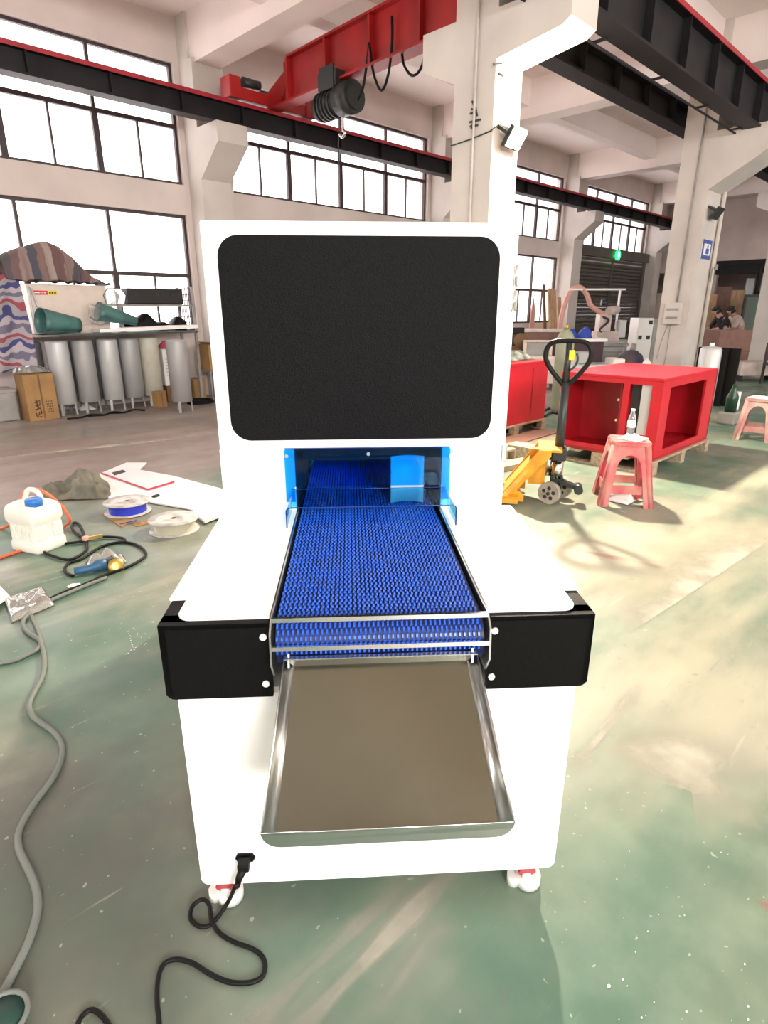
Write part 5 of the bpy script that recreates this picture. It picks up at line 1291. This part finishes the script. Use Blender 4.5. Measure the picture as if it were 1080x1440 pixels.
t = thing('green_bottle_crate', 'dark green bottles and bag beside the right end of the open red cabinet', 'bottles', (p.x + 0.35, p.y + 0.12, 0))
MB().lathe([(0.0001, 0), (0.07, 0), (0.075, 0.2), (0.03, 0.3), (0.02, 0.36), (0.0001, 0.36)], 16, Matrix.Translation((-0.02, 0, 0.16))).build('bottle_body', mat('bottle_green', (0.01, 0.05, 0.025), 0.25), t)
MB().box((-0.12, -0.1, 0), (0.14, 0.12, 0.16), bevel=0.02).build('bag_base', 'machgrey', t)
MB().box((0.05, -0.06, 0.18), (0.13, 0.03, 0.42), bevel=0.01).build('white_box', 'signwhite', t)

# ------------------------------------------------------------------ behind the cabinets
g = onZ(786, 577); t = thing('gas_cylinder', 'tall grey-green gas cylinder behind the pallet truck handle', 'gas cylinder', (g.x, g.y, 0))
MB().lathe([(0.0001, 0), (0.125, 0), (0.13, 0.02), (0.13, 0.98), (0.122, 1.06), (0.095, 1.13), (0.05, 1.17), (0.04, 1.18), (0.0001, 1.18)], 24).build('cylinder_body', 'gas', t)
MB().cyl((0, 0, 1.18), (0, 0, 1.25), 0.03, n=10).box((-0.05, -0.015, 1.2), (0.05, 0.015, 1.235), bevel=0.004).build('valve', 'brass', t)
g2 = onZ(797, 583); t = thing('grey_post', 'thin grey pipe standing beside the gas cylinder', 'pipe', (g2.x, g2.y, 0))
MB().cyl((0, 0, 0), (0, 0, 0.80), 0.05, n=14).build('pipe_body', 'tank', t); MB().cyl((0, 0, 0.0), (0, 0, 0.02), 0.08, n=14).build('foot', 'tank', t)
# white filter tank behind the open cabinet
p = onD(998, 505, 9.6); t = thing('filter_tank', 'white filter tank in front of black panels behind the open cabinet', 'tank', (p.x, p.y, 0))
top_z = onD(998, 487, 9.6).z
MB().lathe([(0.0001, 0.0), (0.15, 0.0), (0.155, 0.03), (0.155, top_z - 0.05), (0.13, top_z - 0.01), (0.05, top_z), (0.0001, top_z)], 24).build('tank_body', 'tanklight', t)
MB().cyl((0, 0, top_z), (0, 0, top_z + 0.05), 0.035, n=12).build('tank_cap', 'whiteplastic', t)
MB().box((0.1, -0.22, 0), (0.14, 0.22, top_z - 0.02)).box((0.2, -0.36, 0), (0.24, -0.02, top_z - 0.03)).build('black_panel', 'blackrub', t)
# brown board cabinet, pale worktop and the two workers
p = onD(1015, 518, 14.0); t = thing('brown_crate', 'tall brown crate behind the filter tank, below the workers', 'crate', (p.x, p.y, 0), math.radians(-35))
zt_ = onD(1015, 464, 14.0).z
MB().box((-0.40, -0.25, 0.06), (0.42, 0.35, zt_), bevel=0.01).build('crate_body', 'brownboard', t)
MB().box((-0.40, -0.254, zt_ * 0.55), (0.42, -0.25, zt_ * 0.57)).build('crate_seam', 'carddk', t)
for x in (-0.32, 0.34): MB().box((x - 0.04, -0.2, 0), (x + 0.04, -0.1, 0.06)).build('foot', 'darksteel', t)
p = onD(992, 458, 16.7); t = thing('work_table', 'pale work table where the two workers lean', 'table', (p.x, p.y, 0), math.radians(-45))
zt_ = 0.915
MB().box((-0.6, -0.4, zt_ - 0.06), (0.42, 0.4, zt_)).build('table_top', 'pinkwhite', t)
for x in (-0.55, 0.36):
    for y in (-0.35, 0.35): MB().box((x - 0.03, y - 0.03, 0), (x + 0.03, y + 0.03, zt_ - 0.06)).build('leg', 'machgrey', t)

def skin_mesh(name, pts, edges, m, parent, lv=2):
    me = bpy.data.meshes.new(name); me.from_pydata([p[:3] for p in pts], edges, [])
    o = bpy.data.objects.new(name, me); COL.objects.link(o); o.parent = parent
    md = o.modifiers.new('skin', 'SKIN'); md.use_smooth_shade = True
    if not me.skin_vertices: 
        try: me.skin_vertices.new()
        except Exception: pass
    sv = me.skin_vertices[0].data
    for i, p in enumerate(pts): sv[i].radius = (p[3], p[3] * (p[4] if len(p) > 4 else 1.0))
    sv[0].use_root = True
    subsurf(o, lv); me.materials.append(M[m]); return o
def worker(lab, loc, rz, shirt):
    t = thing('person', lab, 'person', loc, rz)
    # facing +x, bending forward over the table
    J = dict(pel=(0, 0, 0.92), ab=(0.06, 0, 1.03), ch=(0.18, 0, 1.20), nk=(0.29, 0, 1.33), hd=(0.37, 0, 1.40), ht=(0.42, 0, 1.47))
    P_ = [(*J['pel'], 0.13, 1.25), (*J['ab'], 0.12, 1.2), (*J['ch'], 0.125, 1.4), (*J['nk'], 0.05), (*J['hd'], 0.088), (*J['ht'], 0.075)]
    E_ = [(0, 1), (1, 2), (2, 3), (3, 4), (4, 5)]
    for s in (-1, 1):
        b = len(P_); P_ += [(0.20, s * 0.19, 1.24, 0.055), (0.30, s * 0.23, 1.02, 0.045), (0.50, s * 0.17, 0.95, 0.036), (0.58, s * 0.15, 0.95, 0.032)]
        E_ += [(2, b), (b, b + 1), (b + 1, b + 2), (b + 2, b + 3)]
        for q, (dx, dy, dz, l) in enumerate(((0.07, -0.03, -0.01, .010), (0.085, -0.01, -0.015, .010), (0.08, 0.012, -0.015, .010), (0.065, 0.032, -0.012, .009), (0.03, -s * 0.055, 0.0, .011))):
            k = len(P_); P_ += [(0.58 + dx * 0.5, s * 0.15 + dy, 0.95 + dz * 0.4, 0.011), (0.58 + dx, s * 0.15 + dy * 1.1, 0.95 + dz, l * 0.8)]
            E_ += [(b + 3, k), (k, k + 1)]
        b = len(P_); P_ += [(0.0, s * 0.09, 0.82, 0.085), (0.03, s * 0.11, 0.48, 0.058), (0.0, s * 0.11, 0.09, 0.042), (0.13, s * 0.12, 0.035, 0.034)]
        E_ += [(0, b), (b, b + 1), (b + 1, b + 2), (b + 2, b + 3)]
    body = skin_mesh('body', P_, E_, 'skin', t, 1)
    SP = [(0, 0, 0.90, 0.145, 1.25), (0.06, 0, 1.03, 0.138, 1.2), (0.18, 0, 1.20, 0.142, 1.4), (0.265, 0, 1.30, 0.075)]; SE = [(0, 1), (1, 2), (2, 3)]
    for s in (-1, 1):
        b = len(SP); SP += [(0.20, s * 0.19, 1.24, 0.068), (0.30, s * 0.23, 1.02, 0.06), (0.40, s * 0.20, 0.985, 0.052)]; SE += [(2, b), (b, b + 1), (b + 1, b + 2)]
    skin_mesh('shirt', SP, SE, shirt, t, 1)
    TP = [(0, 0, 0.92, 0.142, 1.25)]; TE = []
    for s in (-1, 1):
        b = len(TP); TP += [(0.0, s * 0.095, 0.80, 0.098), (0.03, s * 0.11, 0.48, 0.072), (0.0, s * 0.11, 0.12, 0.058)]; TE += [(0, b), (b, b + 1), (b + 1, b + 2)]
    skin_mesh('trousers', TP, TE, 'trousers', t, 1)
    skin_mesh('hair', [(0.36, 0, 1.45, 0.08), (0.405, 0, 1.50, 0.085), (0.33, 0, 1.40, 0.06)], [(0, 1), (0, 2)], 'hair', t, 1)
    for s in (-1, 1): MB().ball((0.45, s * 0.035, 1.42), 0.011, 6).build('eye', 'ink', body)
    MB().bar((0.455, 0, 1.42), (0.475, 0, 1.385), 0.022, 0.02).build('nose', 'skin', body)
    for s in (-1, 1): MB().box((-0.05, s * 0.115 - 0.045, 0), (0.20, s * 0.115 + 0.045, 0.075), bevel=0.02).build('shoe', 'ink', t)
    return t
p = onD(1024, 450, 16.7); worker('person in a black shirt leaning over the pale table', (p.x, p.y, 0), math.radians(140), 'shirtblack')
p = onD(1043, 450, 17.9); worker('person in a pale pinkish shirt and dark trousers, bending beside the green curtain', (p.x, p.y, 0), math.radians(140), 'shirtpink')
# far right store: boards, strip curtain, frame posts, bench, chair
for i, (px, py, D, w, h, mname, lab) in enumerate(((992, 470, 21.0, 0.55, 1.95, 'ply', 'left brown board leaning at the back of the far store'), (1012, 470, 21.6, 0.5, 2.2, 'brownboard', 'middle brown board leaning at the back of the far store'), (1030, 470, 22.0, 0.6, 2.1, 'ply', 'right brown board behind the two workers'))):
    p = onD(px, py, D); t = thing('leaning_board', lab, 'board', (p.x, p.y, 0), math.radians(-45), 'boards in the far store')
    MB().bar((0, 0, 0), (0, 0.2, h), w, 0.03, (0, 1, 0)).build('board_sheet', mname, t)
p = onD(1066, 470, 20.0); t = thing('strip_curtain', 'green plastic strip curtain in a dark frame at the right edge', 'curtain', (p.x, p.y, 0), math.radians(-45))
zt_ = onD(1066, 418, 20.0).z; zb_ = 0.25
for i in range(9):
    x = -0.55 + i * 0.14; MB().box((x, -0.01 * (i % 2), zb_), (x + 0.15, 0.004 - 0.01 * (i % 2), zt_)).build('strip', 'curtain', t)
MB().box((-0.6, -0.05, zt_), (0.8, 0.05, zt_ + 0.08)).box((-0.64, -0.04, 0), (-0.58, 0.04, zt_ + 0.08)).box((0.76, -0.04, 0), (0.82, 0.04, zt_ + 0.08)).build('curtain_frame', 'darksteel', t)
p = onD(1054, 405, 22.5); t = thing('white_light_panel', 'tall narrow white panel in the far store above the curtain', 'panel', (p.x, p.y, p.z), math.radians(-45))
MB().box((-0.14, 0, -0.35), (0.14, 0.04, 0.32)).build('panel_board', 'signwhite', t)
MB().box((-0.02, 0.05, -2.2), (0.02, 0.07, -0.3)).build('support_pole', 'darksteel', t); t.location.z = p.z
p = onD(1066, 400, 21.5); t = thing('steel_frame', 'dark steel frame standing in the far store opening', 'frame', (p.x, p.y, 0), math.radians(-45))
for x in (0.0, 0.5, 0.9): MB().box((x - 0.05, -0.05, 0), (x + 0.05, 0.05, 2.9)).build('post', 'beam', t)
MB().box((-0.05, -0.05, 1.95), (0.95, 0.05, 2.05)).build('cross_rail', 'beam', t)
p = onD(1058, 520, 13.2); t = thing('pale_bench', 'low pale stone-topped bench at the far right', 'bench', (p.x, p.y, 0), math.radians(-45))
zt_ = onD(1058, 508, 13.2).z; 
MB().box((-0.36, -0.2, 0.12), (0.62, 0.35, zt_), bevel=0.01).build('bench_top', 'pinkwhite', t)
for x in (-0.3, 0.5): MB().box((x - 0.03, -0.16, 0), (x + 0.03, 0.3, 0.12)).build('leg', 'darksteel', t)
p = onD(1078, 500, 12.6); t = thing('dark_chair', 'dark maroon chair seen at the right edge behind the bench', 'chair', (p.x + 0.1, p.y - 0.1, 0), math.radians(-45))
zc = onD(1078, 482, 12.6).z
MB().box((-0.16, 0.0, zc - 0.34), (0.4, 0.05, zc), bevel=0.01).build('backrest', 'maroon', t); MB().box((-0.16, -0.4, 0.38), (0.4, 0.05, 0.43), bevel=0.01).build('seat', 'maroon', t)
for x in (-0.13, 0.37):
    for y in (-0.37, 0.03): MB().box((x - 0.02, y - 0.02, 0), (x + 0.02, y + 0.02, 0.38 if y < 0 else zc - 0.1)).build('leg', 'darksteel', t)

# ------------------------------------------------------------------ machines near the shutter
ex = onY(868, 359, 9.78); t = thing('exit_sign', 'round green lit sign with a pale arrow on the roller shutter box', 'sign', (ex.x, 9.78, ex.z))
MB().cyl((0, 0, 0), (0, -0.05, 0), 0.15, n=20).build('sign_body', 'exit', t)
mb = MB(); mb.prism([(-0.035, 0.08), (0.035, 0.08), (0.035, 0.0), (0.09, 0.0), (0.0, -0.09), (-0.09, 0.0), (-0.035, 0.0)], -0.056, -0.05, XZ); mb.build('sign_arrow', 'exitw', t)
def boxy(name, lab, cat, px, py, D, parts, rz=-45):
    p = onD(px, py, D); t = thing(name, lab, cat, (p.x, p.y, 0), math.radians(rz))
    for nm, lo, hi, m in parts: MB().box(lo, hi, bevel=0.012, seg=1).build(nm, m, t)
    return t, p
zt_ = onD(904, 447, 13.5).z
t, p = boxy('electrical_cabinet', 'white cabinet with three small black windows below the shutter', 'cabinet', 904, 480, 13.5, [('cabinet_body', (-0.20, -0.1, 0.1), (0.14, 0.3, zt_), 'whiteplastic'), ('side_panel', (0.142, -0.09, 0.1), (0.30, 0.3, zt_ - 0.01), 'machgrey'), ('plinth', (-0.18, -0.08, 0), (0.28, 0.28, 0.1), 'darksteel')], -40)
for x, z in ((0.07, zt_ - 0.09), (-0.13, zt_ - 0.40), (0.05, zt_ - 0.40)): MB().box((x - 0.04, -0.108, z - 0.04), (x + 0.04, -0.1, z + 0.04)).build('black_window', 'ink', t)
# carpentry machine with dust hoses
t, p = boxy('woodworking_machine', 'pinkish white woodworking machine with dust hoses, in front of the shutter', 'machine', 838, 470, 15.5,
    [('machine_base', (-0.55, -0.3, 0), (0.75, 0.4, 0.62), 'machgrey'), ('work_bed', (-0.65, -0.35, 0.62), (0.9, 0.45, 0.74), 'machgrey'), ('motor_block', (0.0, -0.2, 0.95), (0.28, 0.15, 1.35), 'pinkwhite'), ('control_box', (0.50, -0.15, 0.8), (0.68, 0.1, 1.22), 'tanklight'), ('carriage', (-0.05, -0.25, 0.74), (0.5, 0.2, 0.95), 'pinkwhite')])
mz = lambda x, y: onD(x, y, 14.5).z - 0
MB().cyl((0.16, -0.25, 1.42), (0.42, -0.1, 1.46), 0.10, n=14).build('motor', 'pinkwhite', t); MB().cyl((0.30, 0.0, 1.3), (0.30, 0.0, 1.55), 0.08, n=12).build('dust_port', 'graphite', t)
MB().cyl((-0.02, -0.2, 1.62), (0.12, -0.2, 1.62), 0.07, n=12).build('dust_port', 'graphite', t)
zb_ = onD(845, 407, 15.5).z
MB().box((-0.75, 0.0, zb_ - 0.02), (0.62, 0.04, zb_ + 0.02)).box((0.46, 0.0, 1.0), (0.50, 0.04, zb_)).build('gantry_frame', 'board', t)
MB().tube(bez([(-0.9, 0.1, 0.8), (-0.86, 0.1, 1.35), (-0.72, 0.1, 1.85), (-0.5, 0.08, 1.98), (-0.32, 0.02, 1.80), (-0.2, -0.02, 1.55), (0.05, -0.1, 1.38), (0.18, -0.12, 1.36)], 4), 0.06, 10).build('dust_hose', 'plasterpink', t)
MB().tube(bez([(0.05, -0.22, 1.30), (0.2, -0.24, 1.2), (0.0, -0.24, 1.0), (0.1, -0.22, 0.9)], 4), 0.025, 8).build('feed_hose', 'maroon', t)
t, p = boxy('machine_bed', 'pale grey-green machine bed seen through the truck handle', 'machine', 828, 500, 11.5, [('bed_base', (-0.35, -0.2, 0), (0.52, 0.3, 0.42), 'tank'), ('bed_top', (-0.38, -0.23, 0.42), (0.45, 0.33, 0.50), 'tanklight'), ('end_block', (0.38, -0.24, 0.35), (0.60, 0.2, 0.60), 'jerry'), ('gear_box', (-0.3, -0.1, 0.50), (0.0, 0.2, 0.72), 'tank')])
t, p = boxy('machine_block', 'grey stepped machine block right of the truck handle', 'machine', 858, 480, 13.0, [('block_base', (-0.3, -0.2, 0), (0.45, 0.3, 0.62), 'machgrey'), ('block_top', (-0.22, -0.15, 0.62), (0.25, 0.2, 0.84), 'tank'), ('block_rail', (-0.4, -0.25, 0.74), (0.3, -0.2, 0.80), 'machgrey')])
p = onD(886, 505, 12.0); t = thing('blue_drum', 'dark blue bulging drum behind the open red cabinet', 'drum', (p.x, p.y, 0))
MB().lathe([(0.0001, 0), (0.2, 0.0), (0.26, 0.12), (0.27, 0.45), (0.22, 0.62), (0.12, 0.70), (0.0001, 0.72)], 22).build('drum_body', 'drumblue', t)
MB().cyl((0.05, 0, 0.68), (0.1, 0, 0.82), 0.05, n=10).build('drum_neck', 'machgrey', t)
p = onD(912, 512, 11.0); 
cloth('wire_heap', 'paper', 'pale bag and wires on the floor behind the open red cabinet', 'bag', lambda u, v: (p.x - 0.22 + 0.5 * u, p.y - 0.1 + 0.3 * v, 0.01 + 0.62 * math.sin(PI * u) ** 0.5 * math.sin(PI * v) ** 0.5), 10, 10)
# bags and blue sacks on a low white table
t, p = boxy('side_table', 'low table with white top carrying the blue bags', 'table', 812, 480, 12.4, [('table_top', (-0.35, -0.3, 0.86), (0.5, 0.3, 0.92), 'board'), ('table_body', (-0.3, -0.25, 0), (0.45, 0.25, 0.86), 'maroon')])
for i, (px, w, lab) in enumerate(((803, 0.20, 'left blue bag on the low white-topped table'), (822, 0.26, 'right blue bag on the low white-topped table'))):
    q = onD(px, 460, 12.35)
    cloth('blue_bag', 'bluebag', lab, 'bag', lambda u, v: (q.x - w / 2 + w * u, q.y - 0.14 + 0.25 * v, 0.921 + (0.26 if i else 0.22) * math.sin(PI * u) ** 0.6 * math.sin(PI * v) ** 0.6 * (0.85 + 0.15 * math.sin(u * 11))), 10, 10)
# planks leaning at the window
for i, (px, top_, bot_, w, m, lab) in enumerate(((766, 400, 470, 0.12, 'carddk', 'dark narrow plank leaning at the window'), (777, 406, 468, 0.42, 'ply', 'wide orange-brown board leaning at the window'), (787, 418, 475, 0.22, 'ply', 'thin plywood strip leaning right of the wide board'), (740, 419, 455, 0.26, 'plasterpink', 'pinkish pointed board leaning in front of the window'))):
    z1 = onY(px, top_, 9.7); x = z1.x
    t = thing('leaning_plank', lab, 'plank', (x, 9.45, 0), group='planks leaning at the window')
    if i == 3: mb = MB(); mb.prism([(-w / 2, 0), (w / 2, 0), (w * 0.45, z1.z * 0.8), (0, z1.z), (-w * 0.3, z1.z * 0.8)], 0, 0.03, XZ @ Matrix.Identity(4)); mb.build('plank_board', m, t)
    else: MB().bar((0, 0, 0), (0, 0.28, z1.z), w, 0.03, (0, 1, 0)).build('plank_board', m, t)
# clutter behind the closed red cabinet
t, p = boxy('wooden_crate', 'brown wooden crate under the window, behind the closed red cabinet', 'crate', 752, 468, 13.6, [('crate_body', (-0.55, -0.3, 0), (0.7, 0.3, 1.0), 'brownboard'), ('crate_lid', (-0.6, -0.34, 1.0), (0.72, 0.34, 1.06), 'pinkwhite')])
t, p = boxy('panel_trolley', 'pale-framed panel trolley behind the closed red cabinet', 'trolley', 756, 490, 12.0, [('panel_back', (-0.22, -0.02, 0.35), (0.22, 0.02, 0.86), 'machgrey'), ('frame_top', (-0.28, -0.04, 0.86), (0.30, 0.04, 0.90), 'mach'), ('frame_side', (0.22, -0.04, 0.0), (0.28, 0.04, 0.86), 'mach'), ('frame_side', (-0.28, -0.04, 0.0), (-0.22, 0.04, 0.86), 'mach'), ('base_box', (-0.28, -0.3, 0.1), (0.28, -0.04, 0.62), 'pinkwhite')])
q = onD(734, 490, 8.0)
q = Vector((A0.x - 0.42, A0.y + 0.35, 0.859))
def rag(u, v): return (q.x - 0.05 + 0.55 * u, q.y - 0.12 + 0.34 * v, q.z + 0.12 * (math.sin(PI * u) * math.sin(PI * v)) ** 0.7 * (0.8 + 0.3 * math.sin(u * 15 + v * 6)))
cloth('cloth_pile', mat('cloth_green', (0.12, 0.17, 0.14), 0.8, scale=9, col2=(0.55, 0.55, 0.5)), 'green and white cloth pile on the closed red cabinet', 'cloth', rag, 16, 12)
t, p = boxy('motor_unit', 'dark brown motor unit beside the tower, behind the cloth pile', 'motor', 728, 480, 12.5, [('motor_base', (-0.3, -0.2, 0), (0.1, 0.2, 0.78), 'carddk'), ('motor_top', (-0.26, -0.15, 0.78), (0.02, 0.15, 1.0), 'darksteel'), ('motor_cap', (-0.2, -0.1, 1.0), (0.1, 0.1, 1.12), 'blackrub')])
MB().cyl((0.02, -0.22, 0.88), (0.02, 0.1, 0.88), 0.14, n=16).build('motor_drum', 'carddk', t)
